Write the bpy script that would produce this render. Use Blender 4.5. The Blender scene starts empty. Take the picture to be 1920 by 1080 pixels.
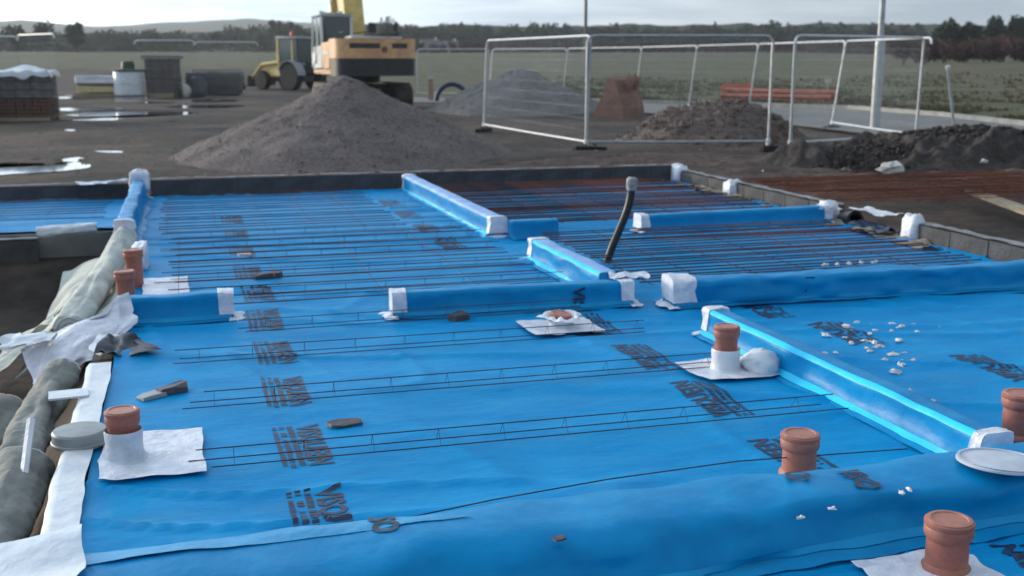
import bpy, bmesh, math, random
import numpy as np
from mathutils import Vector, Matrix
random.seed(7)
rng = np.random.default_rng(7)
R = math.radians
scene = bpy.context.scene
COL = scene.collection

# ------------------------------------------------------------------ camera
F, CAM_H, HORIZON = 2100.0, 1.45, 110.0
PITCH = math.atan((540 - HORIZON) / F)
cam = bpy.data.objects.new('camera', bpy.data.cameras.new('camera'))
COL.objects.link(cam)
cam.location = (0, 0, CAM_H)
cam.rotation_euler = (math.pi / 2 - PITCH, 0, 0)
cam.data.sensor_width = 36
cam.data.lens = F / 1920 * 36
cam.data.clip_start = 0.05
cam.data.clip_end = 12000
cam.data.dof.use_dof = True
cam.data.dof.focus_distance = 3.6
cam.data.dof.aperture_fstop = 4.0
scene.camera = cam

# ------------------------------------------------------------------ sky and sun
SUN_AZ, SUN_EL = -58.0, 9.0           # degrees clockwise from +Y
world = bpy.data.worlds.new('World')
scene.world = world
world.use_nodes = True
nt = world.node_tree
nt.nodes.clear()
def nn(t, typ, **kw):
    n = t.nodes.new(typ)
    for k, v in kw.items():
        setattr(n, k, v)
    return n
out = nn(nt, 'ShaderNodeOutputWorld')
bg = nn(nt, 'ShaderNodeBackground')
bg.inputs['Strength'].default_value = 0.12
sky = nn(nt, 'ShaderNodeTexSky', sky_type='NISHITA')
sky.sun_disc = False
sky.sun_elevation = R(SUN_EL)
sky.sun_rotation = R(SUN_AZ)
sky.altitude = 50
sky.air_density = 1.0
sky.dust_density = 1.6
sky.ozone_density = 1.0
sdir = (math.sin(R(SUN_AZ)) * math.cos(R(SUN_EL)), math.cos(R(SUN_AZ)) * math.cos(R(SUN_EL)), math.sin(R(SUN_EL)))
L = nt.links.new
tc = nn(nt, 'ShaderNodeTexCoord')
mp = nn(nt, 'ShaderNodeMapping')
mp.inputs['Scale'].default_value = (2.4, 2.4, 28.0)
mp.inputs['Location'].default_value = (0.55, 0.2, 0.3)
nz = nn(nt, 'ShaderNodeTexNoise')
nz.inputs['Scale'].default_value = 2.6
nz.inputs['Detail'].default_value = 5
nz.inputs['Roughness'].default_value = 0.55
ramp = nn(nt, 'ShaderNodeValToRGB')                  # thin bright cloud to heavier blue grey cloud
ramp.color_ramp.elements[0].position = 0.40
ramp.color_ramp.elements[1].position = 0.66
ramp.color_ramp.elements[0].color = (5.0, 5.9, 6.8, 1)
ramp.color_ramp.elements[1].color = (2.8, 3.8, 5.0, 1)
dot = nn(nt, 'ShaderNodeVectorMath', operation='DOT_PRODUCT')
dot.inputs[1].default_value = sdir
nrm = nn(nt, 'ShaderNodeVectorMath', operation='NORMALIZE')
mxd = nn(nt, 'ShaderNodeMath', operation='MAXIMUM'); mxd.inputs[1].default_value = 0
pw = nn(nt, 'ShaderNodeMath', operation='POWER'); pw.inputs[1].default_value = 3.0
ma = nn(nt, 'ShaderNodeMath', operation='MULTIPLY_ADD'); ma.inputs[1].default_value = 4.2; ma.inputs[2].default_value = 0.92
glow = nn(nt, 'ShaderNodeVectorMath', operation='SCALE')
mix = nn(nt, 'ShaderNodeMix', data_type='RGBA')
mix.inputs['Factor'].default_value = 0.80
L(tc.outputs['Generated'], mp.inputs['Vector']); L(mp.outputs['Vector'], nz.inputs['Vector'])
L(nz.outputs['Fac'], ramp.inputs['Fac'])
L(tc.outputs['Generated'], nrm.inputs[0]); L(nrm.outputs['Vector'], dot.inputs[0])
L(dot.outputs['Value'], mxd.inputs[0]); L(mxd.outputs['Value'], pw.inputs[0]); L(pw.outputs['Value'], ma.inputs[0])
L(ramp.outputs['Color'], glow.inputs[0]); L(ma.outputs['Value'], glow.inputs['Scale'])
L(sky.outputs['Color'], mix.inputs['A']); L(glow.outputs['Vector'], mix.inputs['B'])
L(mix.outputs['Result'], bg.inputs['Color'])
L(bg.outputs['Background'], out.inputs['Surface'])

sun = bpy.data.objects.new('sun', bpy.data.lights.new('sun', 'SUN'))
COL.objects.link(sun)
sun.data.energy = 2.6
sun.data.angle = R(10)
sun.data.color = (1.0, 0.83, 0.58)
sd = Vector((math.sin(R(SUN_AZ)) * math.cos(R(SUN_EL)), math.cos(R(SUN_AZ)) * math.cos(R(SUN_EL)), math.sin(R(SUN_EL))))
sun.rotation_euler = sd.to_track_quat('Z', 'Y').to_euler()
sun.location = (0, 0, 30)

vs = scene.view_settings
vs.view_transform = 'Standard'
vs.look = 'None'
vs.gamma = 1
vs.use_curve_mapping = False
vs.exposure = 0.2

# ------------------------------------------------------------------ coordinates
GZ = -0.22                              # site ground; the slab's film is at z = 0
HA = R(16.1)                            # the house is turned against the view
HC, HS = math.cos(HA), math.sin(HA)
def H(u, v, z=0.0):                     # house axes to world
    return Vector((HC * u - HS * v, HS * u + HC * v, z))
def at(px, py, z=GZ):                   # point of the level z seen at a pixel of the photograph
    x = (px - 960) / F; y = -(py - 540) / F
    d = Vector((x, math.cos(PITCH) + y * math.sin(PITCH), -math.sin(PITCH) + y * math.cos(PITCH)))
    t = (z - CAM_H) / d.z
    return Vector((d.x * t, d.y * t, z))
def far(px, Y, z=GZ):                   # point at distance Y in a pixel column near the horizon
    return Vector(((px - 960) / F * Y * 1.012, Y, z))
def zat(py, Y):                         # height seen at pixel row py at distance Y
    return CAM_H - Y * math.tan(PITCH - math.atan((540 - py) / F))

# ------------------------------------------------------------------ noise
def vn(x, y, z=0.0, seed=0):
    x = np.asarray(x, float); y = np.asarray(y, float); z = np.zeros_like(x) + z
    xi = np.floor(x).astype(np.int64); yi = np.floor(y).astype(np.int64); zi = np.floor(z).astype(np.int64)
    fx, fy, fz = x - xi, y - yi, z - zi
    fx = fx * fx * (3 - 2 * fx); fy = fy * fy * (3 - 2 * fy); fz = fz * fz * (3 - 2 * fz)
    def h(a, b, c):
        n = (a * 374761393 + b * 668265263 + c * 2147483647 + seed * 974634777) & 0xffffffff
        n = ((n ^ (n >> 13)) * 1274126177) & 0xffffffff
        n = (n ^ (n >> 16)) & 0xffff
        return n / 32767.5 - 1
    def lerp(a, b, t): return a + (b - a) * t
    r = 0
    c0 = lerp(lerp(h(xi, yi, zi), h(xi + 1, yi, zi), fx), lerp(h(xi, yi + 1, zi), h(xi + 1, yi + 1, zi), fx), fy)
    c1 = lerp(lerp(h(xi, yi, zi + 1), h(xi + 1, yi, zi + 1), fx), lerp(h(xi, yi + 1, zi + 1), h(xi + 1, yi + 1, zi + 1), fx), fy)
    return lerp(c0, c1, fz)
def fbm(x, y, z=0.0, oct=4, seed=0, gain=0.5):
    s, a = 0, 1.0
    for o in range(oct):
        s = s + a * vn(np.asarray(x) * 2 ** o, np.asarray(y) * 2 ** o, z * 2 ** o, seed + o * 17)
        a *= gain
    return s
def sstep(a, b, x):
    t = np.clip((np.asarray(x, float) - a) / (b - a), 0, 1)
    return t * t * (3 - 2 * t)

# ------------------------------------------------------------------ materials
MATS = {}
def mat(name, col, rough=0.7, var=0.0, scale=8.0, bump=0.0, bscale=30.0, col2=None, spec=0.5, metal=0.0,
        trans=0.0, coat=0.0, detail=5, stretch=None, thr=None, transm=0.0, fine=None):
    if name in MATS: return MATS[name]
    m = bpy.data.materials.new(name); m.use_nodes = True
    t = m.node_tree; b = t.nodes['Principled BSDF']
    b.inputs['Roughness'].default_value = rough
    b.inputs['Specular IOR Level'].default_value = spec
    b.inputs['Metallic'].default_value = metal
    b.inputs['Coat Weight'].default_value = coat
    b.inputs['Transmission Weight'].default_value = transm
    c1 = (*col, 1)
    c2 = (*(col2 if col2 else [max(0, c * (1 - var)) for c in col]), 1)
    tcn = t.nodes.new('ShaderNodeTexCoord')
    vec = tcn.outputs['Object']
    if stretch:
        mpn = t.nodes.new('ShaderNodeMapping'); mpn.inputs['Scale'].default_value = stretch
        t.links.new(vec, mpn.inputs['Vector']); vec = mpn.outputs['Vector']
    if var or col2:
        n = t.nodes.new('ShaderNodeTexNoise'); n.inputs['Scale'].default_value = scale; n.inputs['Detail'].default_value = detail
        n.inputs['Roughness'].default_value = 0.6
        t.links.new(vec, n.inputs['Vector'])
        r = t.nodes.new('ShaderNodeValToRGB')
        lo, hi = thr if thr else (0.36, 0.64)
        r.color_ramp.elements[0].position = lo; r.color_ramp.elements[1].position = hi
        r.color_ramp.elements[0].color = c1; r.color_ramp.elements[1].color = c2
        t.links.new(n.outputs['Fac'], r.inputs['Fac'])
        colout = r.outputs['Color']
        if fine:                                    # second, finer grain
            n3 = t.nodes.new('ShaderNodeTexNoise'); n3.inputs['Scale'].default_value = fine[0]; n3.inputs['Detail'].default_value = 3
            t.links.new(vec, n3.inputs['Vector'])
            mr = t.nodes.new('ShaderNodeMapRange'); mr.inputs['From Min'].default_value = 0.3; mr.inputs['From Max'].default_value = 0.7
            mr.inputs['To Min'].default_value = 1 - fine[1]; mr.inputs['To Max'].default_value = 1 + fine[1]
            t.links.new(n3.outputs['Fac'], mr.inputs['Value'])
            mx = t.nodes.new('ShaderNodeMix'); mx.data_type = 'RGBA'; mx.blend_type = 'MULTIPLY'; mx.inputs['Factor'].default_value = 1
            t.links.new(colout, mx.inputs['A']); t.links.new(mr.outputs['Result'], mx.inputs['B'])
            colout = mx.outputs['Result']
        t.links.new(colout, b.inputs['Base Color'])
        rr = t.nodes.new('ShaderNodeMapRange')
        rr.inputs['To Min'].default_value = max(0.03, rough - 0.1); rr.inputs['To Max'].default_value = min(1, rough + 0.12)
        t.links.new(n.outputs['Fac'], rr.inputs['Value']); t.links.new(rr.outputs['Result'], b.inputs['Roughness'])
    else:
        b.inputs['Base Color'].default_value = c1
    if bump:
        n2 = t.nodes.new('ShaderNodeTexNoise'); n2.inputs['Scale'].default_value = bscale; n2.inputs['Detail'].default_value = 6
        t.links.new(vec, n2.inputs['Vector'])
        bp = t.nodes.new('ShaderNodeBump'); bp.inputs['Strength'].default_value = min(1, bump); bp.inputs['Distance'].default_value = 0.02
        t.links.new(n2.outputs['Fac'], bp.inputs['Height']); t.links.new(bp.outputs['Normal'], b.inputs['Normal'])
    if trans:
        tr = t.nodes.new('ShaderNodeBsdfTranslucent'); tr.inputs['Color'].default_value = c1
        ms = t.nodes.new('ShaderNodeMixShader'); ms.inputs['Fac'].default_value = trans
        t.links.new(b.outputs['BSDF'], ms.inputs[1]); t.links.new(tr.outputs['BSDF'], ms.inputs[2])
        t.links.new(ms.outputs['Shader'], t.nodes['Material Output'].inputs['Surface'])
    MATS[name] = m
    return m

M_FILM = mat('blue gas film', (0.001, 0.285, 0.60), 0.47, spec=.06, col2=(0.001, 0.235, 0.53), scale=2.2, bump=0.25, bscale=9, stretch=(1, 2.2, 1), fine=(40, 0.06))
t_ = M_FILM.node_tree; b_ = t_.nodes['Principled BSDF']
src_ = b_.inputs['Base Color'].links[0].from_socket
tc_ = t_.nodes.new('ShaderNodeTexCoord'); mp_ = t_.nodes.new('ShaderNodeMapping'); mp_.inputs['Scale'].default_value = (1.0, 2.6, 1)
t_.links.new(tc_.outputs['Object'], mp_.inputs['Vector'])
n_ = t_.nodes.new('ShaderNodeTexNoise'); n_.inputs['Scale'].default_value = 1.7; n_.inputs['Detail'].default_value = 9; n_.inputs['Roughness'].default_value = 0.68
t_.links.new(mp_.outputs['Vector'], n_.inputs['Vector'])
r_ = t_.nodes.new('ShaderNodeValToRGB'); r_.color_ramp.elements[0].position = 0.52; r_.color_ramp.elements[1].position = 0.78
r_.color_ramp.elements[1].color = (.55, .55, .55, 1)
t_.links.new(n_.outputs['Fac'], r_.inputs['Fac'])
mx_ = t_.nodes.new('ShaderNodeMix'); mx_.data_type = 'RGBA'; mx_.inputs['B'].default_value = (0.07, 0.27, 0.47, 1)
t_.links.new(r_.outputs['Color'], mx_.inputs['Factor']); t_.links.new(src_, mx_.inputs['A']); t_.links.new(mx_.outputs['Result'], b_.inputs['Base Color'])
for M_, sc_, di_ in ((M_FILM, 2.6, .010), ):
    t_ = M_.node_tree; b_ = t_.nodes['Principled BSDF']
    rg_ = t_.nodes.new('ShaderNodeTexNoise'); rg_.noise_type = 'RIDGED_MULTIFRACTAL'; rg_.inputs['Scale'].default_value = sc_; rg_.inputs['Detail'].default_value = 4
    mp2_ = t_.nodes.new('ShaderNodeMapping'); mp2_.inputs['Scale'].default_value = (1, 1.8, 1); mp2_.inputs['Rotation'].default_value = (0, 0, .5)
    tc2_ = t_.nodes.new('ShaderNodeTexCoord'); t_.links.new(tc2_.outputs['Object'], mp2_.inputs['Vector']); t_.links.new(mp2_.outputs['Vector'], rg_.inputs['Vector'])
    bp_ = t_.nodes.new('ShaderNodeBump'); bp_.inputs['Strength'].default_value = .55; bp_.inputs['Distance'].default_value = di_
    prev_ = b_.inputs['Normal'].links[0].from_socket
    t_.links.new(prev_, bp_.inputs['Normal']); t_.links.new(rg_.outputs['Fac'], bp_.inputs['Height']); t_.links.new(bp_.outputs['Normal'], b_.inputs['Normal'])
M_FILM2 = mat('blue film on walls', (0.001, 0.285, 0.60), 0.40, spec=.14, col2=(0.001, 0.225, 0.51), scale=5, bump=0.3, bscale=12, trans=0.08)
M_LAP = mat('painted cyan fold highlight', (0.01, 0.62, 0.92), 0.5, spec=.25, col2=(0.015, 0.52, 0.85), scale=7, bump=0.2, bscale=14)  # highlight on the film folds, put into the colour of thin strips
M_GLINTD = mat('painted light blue fold highlight', (0.004, 0.31, 0.62), 0.42, spec=.2, col2=(0.004, 0.27, 0.56), scale=7, bump=0.2, bscale=14)  # softer fold highlight, likewise put into the colour
M_LILAC = mat('pale lilac top strip', (0.24, 0.42, 0.76), 0.4, col2=(0.12, 0.32, 0.68), scale=6, bump=0.2)  # paler than the wrap, laid along the upstand tops
M_WHITE = mat('white foil tape', (0.78, 0.78, 0.84), 0.38, col2=(0.60, 0.61, 0.70), scale=16, bump=0.5, bscale=26)
M_WHITE2 = mat('white plastic film', (0.82, 0.84, 0.88), 0.35, col2=(0.66, 0.69, 0.74), scale=6, bump=0.4, bscale=14, trans=0.12)
M_INK = mat('dark blue print ink', (0.006, 0.016, 0.055), 0.5, col2=(0.008, 0.05, 0.15), scale=22, thr=(0.5, 0.72))
M_TERRA = mat('terracotta plastic', (0.37, 0.120, 0.080), 0.55, col2=(0.33, 0.155, 0.115), scale=11, thr=(.46, .78), bump=0.1, fine=(60, 0.1))
M_TERRAC = mat('faded terracotta cap', (0.48, 0.19, 0.135), 0.5, var=0.2, scale=20, bump=0.1)
M_COLLAR = mat('grey white collar', (0.62, 0.66, 0.74), 0.4, var=0.2, scale=20, bump=0.3, bscale=40)
M_WIRE = mat('rusty wire', (0.035, 0.03, 0.04), 0.6, col2=(0.16, 0.055, 0.03), scale=9, thr=(0.52, 0.68), spec=0.4)
M_RUST = mat('rusty mesh wire', (0.042, 0.032, 0.040), 0.7, col2=(0.21, 0.062, 0.034), scale=2.2, thr=(0.44, 0.58), spec=.25)
M_RUST2 = mat('red rusty mesh wire', (0.20, 0.062, 0.034), 0.8, col2=(0.10, 0.04, 0.03), scale=3, spec=.2)
M_MUD = mat('wet mud', (0.090, 0.060, 0.045), 0.85, col2=(0.040, 0.033, 0.029), scale=0.42, bump=1, bscale=7, detail=9, fine=(5, 0.35), spec=.14, thr=(0.40, 0.60))
M_SOIL = mat('dark soil', (0.050, 0.036, 0.030), 0.85, col2=(0.026, 0.020, 0.018), scale=3, bump=1, bscale=14, fine=(18, 0.4))
M_SOILR = mat('red brown soil', (0.105, 0.052, 0.035), 0.9, col2=(0.06, 0.034, 0.026), scale=2.4, bump=1, bscale=14, fine=(20, 0.35))
M_SOILB = mat('brown heap soil', (0.125, 0.085, 0.068), 0.9, col2=(0.08, 0.056, 0.047), scale=1.6, bump=1, bscale=10, fine=(14, 0.3))
M_GRAVEL = mat('grey brown gravel', (0.172, 0.138, 0.128), 0.88, spec=.2, col2=(0.125, 0.100, 0.094), scale=1.1, bump=1, bscale=26, detail=8, fine=(22, 0.35))
M_GRAVEL2 = mat('grey gravel', (0.175, 0.155, 0.150), 0.85, col2=(0.13, 0.115, 0.112), scale=0.9, bump=1, bscale=20, detail=8, fine=(18, 0.3))
M_STONE = mat('stone', (0.19, 0.17, 0.155), 0.8, var=0.4, scale=20, bump=0.4)
M_STONEW = mat('pale stone', (0.62, 0.60, 0.57), 0.75, var=0.3, scale=20, bump=0.4)
M_CRUMB = mat('pale foam', (0.80, 0.74, 0.70), 0.75, var=0.25, scale=30, bump=0.3)
M_CRUMBO = mat('orange foam', (0.75, 0.42, 0.16), 0.7, var=0.2, scale=30)
M_BLOCKD = mat('dark concrete block', (0.075, 0.070, 0.075), 0.85, var=0.35, scale=9, bump=0.6, bscale=60)
M_BLOCKG = mat('grey concrete block', (0.095, 0.093, 0.095), 0.85, var=0.35, scale=9, bump=0.6, bscale=60)
M_MORTAR = mat('mortar', (0.11, 0.10, 0.10), 0.9, var=0.3, scale=12, bump=0.5)
M_COPE = mat('pale mortar top', (0.27, 0.26, 0.27), 0.85, var=0.35, scale=9, bump=0.5)
M_FABRIC = mat('cream geotextile', (0.60, 0.60, 0.54), 0.85, col2=(0.40, 0.42, 0.39), scale=5, bump=0.5, bscale=22)
M_ROLL = mat('grey beige rolled fabric', (0.27, 0.275, 0.25), 0.85, col2=(0.17, 0.175, 0.165), scale=4, bump=0.5, bscale=18)
M_LID = mat('grey plastic lid', (0.30, 0.32, 0.33), 0.5, var=0.2, scale=10)
M_LIDW = mat('pale grey lid', (0.56, 0.60, 0.68), 0.5, var=0.2, scale=7, bump=0.1)
M_BLACKP = mat('black plastic', (0.012, 0.012, 0.016), 0.42, var=0.2, scale=12)
M_GTAPE = mat('grey tape', (0.36, 0.34, 0.34), 0.6, var=0.4, scale=40, bump=0.5)
M_SCRAP = mat('grey brown scrap', (0.10, 0.085, 0.10), 0.7, var=0.4, scale=20, bump=0.3)
M_GALV = mat('galvanised steel', (0.47, 0.50, 0.53), 0.45, var=0.25, scale=6, metal=0.35)
M_GALVW = mat('bright galvanised rail', (0.70, 0.72, 0.74), 0.45, var=0.2, scale=6, metal=0.2)
M_RUBBER = mat('black rubber', (0.02, 0.02, 0.022), 0.8, var=0.3, scale=12, bump=0.3)
M_ORANGE = mat('orange yellow paint', (0.78, 0.44, 0.21), 0.45, col2=(0.60, 0.33, 0.16), scale=2.5, coat=0.2, fine=(12, 0.12))
M_YELLOW = mat('yellow paint', (0.74, 0.53, 0.16), 0.45, col2=(0.56, 0.39, 0.12), scale=2.5, coat=0.2)
M_DGREY = mat('dark grey machine paint', (0.035, 0.035, 0.042), 0.55, var=0.4, scale=5)
M_CABW = mat('white cab paint', (0.62, 0.66, 0.68), 0.4, var=0.2, scale=4)
M_GLASS = mat('cab glass', (0.05, 0.075, 0.08), 0.08, spec=0.8)
M_TRACK = mat('muddy steel track', (0.06, 0.048, 0.042), 0.7, var=0.5, scale=5, bump=0.5)
M_RED = mat('red lens', (0.6, 0.04, 0.03), 0.35)
M_RUSTB = mat('rust brown steel', (0.24, 0.115, 0.075), 0.65, col2=(0.16, 0.08, 0.06), scale=4, bump=0.2)
M_ORPIPE = mat('orange pipe plastic', (0.34, 0.10, 0.055), 0.6, var=0.35, scale=5)
M_BRICK = mat('red brown brick', (0.15, 0.075, 0.06), 0.85, var=0.4, scale=6, bump=0.4)
M_BLOCKP = mat('pack block', (0.17, 0.165, 0.165), 0.85, var=0.45, scale=4, bump=0.4)
M_WOOD = mat('pale timber', (0.38, 0.31, 0.22), 0.75, var=0.35, scale=4, stretch=(1, 8, 8), bump=0.3)
M_YFOAM = mat('yellow insulation board', (0.66, 0.55, 0.28), 0.75, var=0.2, scale=8)
M_TEAL = mat('dark teal plastic', (0.045, 0.085, 0.10), 0.5, var=0.2, scale=3)
M_GREEND = mat('dark green plastic', (0.03, 0.05, 0.035), 0.55, var=0.2, scale=5)
M_TARP = mat('dark tarpaulin', (0.045, 0.055, 0.065), 0.5, col2=(0.03, 0.036, 0.044), scale=3, bump=0.6, bscale=6)
M_BLUEP = mat('dark blue pipe', (0.02, 0.045, 0.11), 0.45, var=0.3, scale=8)
M_WATER = mat('puddle water', (0.05, 0.05, 0.05), 0.04, spec=0.6)
M_ROAD = mat('worn pale road', (0.20, 0.185, 0.17), 0.8, col2=(0.15, 0.14, 0.13), scale=0.8, bump=0.5, bscale=40, fine=(9, 0.2))
M_KERB = mat('kerb concrete', (0.42, 0.40, 0.36), 0.8, var=0.25, scale=3, bump=0.3)
M_FIELD = mat('field grass', (0.092, 0.098, 0.048), 0.95, col2=(0.120, 0.098, 0.070), scale=0.05, bump=0.8, bscale=2, detail=9, fine=(0.5, 0.3), spec=0.1)
M_GRASS = mat('grass blades', (0.080, 0.086, 0.050), 0.9, col2=(0.135, 0.115, 0.078), scale=0.7, spec=0.1, trans=0.3)
M_LEAF = mat('dark leaves', (0.050, 0.066, 0.044), 0.9, col2=(0.085, 0.088, 0.062), scale=0.35, spec=0.1, trans=0.2)
M_LEAFC = mat('conifer needles', (0.036, 0.052, 0.042), 0.9, col2=(0.060, 0.070, 0.055), scale=0.35, spec=0.1, trans=0.15)
M_LEAFR = mat('red brown twigs', (0.105, 0.060, 0.050), 0.9, col2=(0.070, 0.046, 0.040), scale=0.5, spec=0.1, trans=0.15)
M_BARK = mat('bark', (0.07, 0.055, 0.045), 0.9, var=0.4, scale=4, bump=0.6)
M_HILL = mat('far hill', (0.075, 0.085, 0.065), 1.0, var=0.3, scale=0.01, spec=0.0)
M_WALLW = mat('white render', (0.62, 0.61, 0.58), 0.85, var=0.12, scale=1.5)
M_ROOF = mat('slate roof', (0.12, 0.11, 0.12), 0.8, var=0.2, scale=2)
M_CONC = mat('concrete slab', (0.24, 0.235, 0.225), 0.85, var=0.3, scale=3, bump=0.4)

# ------------------------------------------------------------------ mesh helpers
class MB:
    def __init__(s): s.v = []; s.f = []
    def add(s, vs, fs):
        o = len(s.v); s.v += [tuple(map(float, q)) for q in vs]; s.f += [tuple(i + o for i in f) for f in fs]; return s
    def box(s, c, d, rz=0.0, bev=0.0, taper=1.0):
        x, y, z = d[0] / 2, d[1] / 2, d[2] / 2
        cr, sr = math.cos(rz), math.sin(rz)
        if bev <= 0:
            pts = []
            for k in (-1, 1):
                tt = taper if k > 0 else 1
                for a, b in ((-1, -1), (1, -1), (1, 1), (-1, 1)):
                    pts.append((a * x * tt, b * y * tt, k * z))
            fs = [(0, 3, 2, 1), (4, 5, 6, 7), (0, 1, 5, 4), (1, 2, 6, 5), (2, 3, 7, 6), (3, 0, 4, 7)]
        else:
            pts = []; e = bev
            for zz, ins in ((-z, e), (-z + e, 0), (z - e, 0), (z, e)):
                tt = taper if zz > 0 else 1
                for a, b in ((-1, -1), (1, -1), (1, 1), (-1, 1)):
                    pts.append((a * (x * tt - ins), b * (y * tt - e), zz)); pts.append((a * (x * tt - e), b * (y * tt - ins), zz)) if a * b < 0 else pts.append((a * (x * tt - e), b * (y * tt - ins), zz))
                    if a * b > 0:
                        pts[-1], q = (a * (x * tt - ins), b * (y * tt - e), zz), pts[-1]
                        pts.append(q)
            # ring order: for every corner two points; sort by angle
            fs = []; rings = []
            for r in range(4):
                idx = list(range(r * 8, r * 8 + 8))
                idx.sort(key=lambda i: math.atan2(pts[i][1] / y, pts[i][0] / x))
                rings.append(idx)
            for r in range(3):
                for i in range(8):
                    j = (i + 1) % 8
                    fs.append((rings[r][i], rings[r][j], rings[r + 1][j], rings[r + 1][i]))
            fs.append(tuple(reversed(rings[0]))); fs.append(tuple(rings[3]))
        return s.add([(c[0] + cr * q[0] - sr * q[1], c[1] + sr * q[0] + cr * q[1], c[2] + q[2]) for q in pts], fs)
    def tube(s, path, r, n=8, caps=True):
        P = [Vector(q) for q in path]
        rs = r if isinstance(r, (list, tuple)) else [r] * len(P)
        T = []
        for i in range(len(P)):
            a = P[max(0, i - 1)]; b = P[min(len(P) - 1, i + 1)]
            T.append((b - a).normalized())
        ref = Vector((0, 0, 1)) if abs(T[0].z) < 0.9 else Vector((1, 0, 0))
        N = (ref - T[0] * ref.dot(T[0])).normalized()
        vs, fs = [], []
        for i, q in enumerate(P):
            N = (N - T[i] * N.dot(T[i])).normalized(); B = T[i].cross(N)
            for k in range(n):
                a = 2 * math.pi * k / n
                vs.append(q + (N * math.cos(a) + B * math.sin(a)) * rs[i])
        for i in range(len(P) - 1):
            for k in range(n):
                j = (k + 1) % n
                fs.append((i * n + k, i * n + j, (i + 1) * n + j, (i + 1) * n + k))
        if caps:
            fs.append(tuple(reversed(range(n)))); fs.append(tuple(range((len(P) - 1) * n, len(P) * n)))
        return s.add(vs, fs)
    def lathe(s, prof, n=24, c=(0, 0, 0), tilt=None, cap=True, wob=0.0, sx=1.0, sy=1.0):
        vs, fs = [], []
        for r, z in prof:
            for k in range(n):
                a = 2 * math.pi * k / n
                rr = r * (1 + (random.uniform(-wob, wob) if wob else 0))
                q = Vector((rr * math.cos(a) * sx, rr * math.sin(a) * sy, z))
                if tilt: q = tilt @ q
                vs.append((q.x + c[0], q.y + c[1], q.z + c[2]))
        m = len(prof)
        for i in range(m - 1):
            for k in range(n):
                j = (k + 1) % n
                fs.append((i * n + k, i * n + j, (i + 1) * n + j, (i + 1) * n + k))
        if cap:
            fs.append(tuple(reversed(range(n)))); fs.append(tuple(range((m - 1) * n, m * n)))
        return s.add(vs, fs)
    def prism(s, poly, y0, y1):                    # polygon in x,z pulled along y
        n = len(poly)
        vs = [(x, y0, z) for x, z in poly] + [(x, y1, z) for x, z in poly]
        fs = [tuple(range(n)), tuple(reversed(range(n, 2 * n)))]
        for i in range(n):
            j = (i + 1) % n
            fs.append((i, i + n, j + n, j))
        return s.add(vs, fs)
    def grid(s, X, Y, Z):
        h, w = X.shape
        vs = np.stack([X, Y, Z], -1).reshape(-1, 3)
        i = np.arange((h - 1) * (w - 1)); r = i // (w - 1); c = i % (w - 1)
        a = r * w + c
        fs = np.stack([a, a + 1, a + w + 1, a + w], -1)
        return s.add(vs.tolist(), fs.tolist())

def obj(name, mb, m, parent=None, smooth=False, loc=None, rotz=0.0):
    me = bpy.data.meshes.new(name)
    me.from_pydata(mb.v, [], mb.f)
    bm = bmesh.new(); bm.from_mesh(me)
    bmesh.ops.recalc_face_normals(bm, faces=bm.faces)
    bm.to_mesh(me); bm.free()
    me.materials.append(m)
    if smooth:
        me.polygons.foreach_set('use_smooth', [True] * len(me.polygons))
        if smooth != 'all':
            me.set_sharp_from_angle(angle=R(38))
    o = bpy.data.objects.new(name, me)
    COL.objects.link(o)
    if parent: o.parent = parent
    if loc is not None: o.location = loc
    o.rotation_euler = (0, 0, rotz)
    return o
def tag(o, label=None, cat=None, group=None, kind=None):
    if label: o['label'] = label
    if cat: o['category'] = cat
    if group: o['group'] = group
    if kind: o['kind'] = kind
    return o
def thing(name, label, cat, loc=(0, 0, 0), rotz=0.0, group=None):
    o = bpy.data.objects.new(name, None); COL.objects.link(o)
    o.location = loc; o.rotation_euler = (0, 0, rotz)
    o.empty_display_size = 0.1
    return tag(o, label, cat, group)
def copy_part(o, parent, loc=None, rot=None, scale=None):
    c = o.copy(); COL.objects.link(c); c.parent = parent
    if loc is not None: c.location = loc
    if rot is not None: c.rotation_euler = rot
    if scale is not None: c.scale = scale
    return c
def copy_tree(o, parent=None):
    c = o.copy(); COL.objects.link(c); c.parent = parent
    for ch in list(o.children): copy_tree(ch, c)
    return c

# ================================================================== GROUND AND LAND
def land(x, y):
    x = np.asarray(x, float); y = np.asarray(y, float)
    r = np.hypot(x, y); ph = np.arctan2(x, np.maximum(y, 1e-3)) * (y > 0)
    up = sstep(70, 260, r) * 2.9 * (y > 0)
    right = sstep(0.22, 0.40, ph) * sstep(38, 115, r) * 1.15 * (y > 0)
    return GZ + np.maximum(up * (1 - 0.25 * sstep(0.2, 0.4, ph)), right)
def ground_z(x, y):
    r = np.hypot(x, y)
    near = 1 - sstep(60, 110, r)
    n = fbm(np.asarray(x) * 0.35, np.asarray(y) * 0.35, oct=6, seed=3) * 0.045 * near
    # working trench along the left edge of the slab
    u = HC * x + HS * y; v = -HS * x + HC * y
    tr = sstep(-0.5, -0.9, u) * (1 - sstep(-2.0, -3.2, u)) * sstep(1.5, 3.0, v) * (1 - sstep(9.2, 10.0, v))
    return land(x, y) + n - 0.30 * tr
rr = np.concatenate([np.linspace(0.01, 2, 5), np.geomspace(2.3, 60, 190), np.geomspace(61, 5200, 60)])
ang = np.concatenate([np.linspace(-0.75, 0.75, 420), np.linspace(0.75, 2 * math.pi - 0.75, 90)[1:]])
RR, AA = np.meshgrid(rr, ang, indexing='ij')
X, Y = RR * np.sin(AA), RR * np.cos(AA)
g = obj('ground', MB().grid(X, Y, ground_z(X, Y)), M_MUD, smooth='all'); tag(g, kind='structure')

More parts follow.
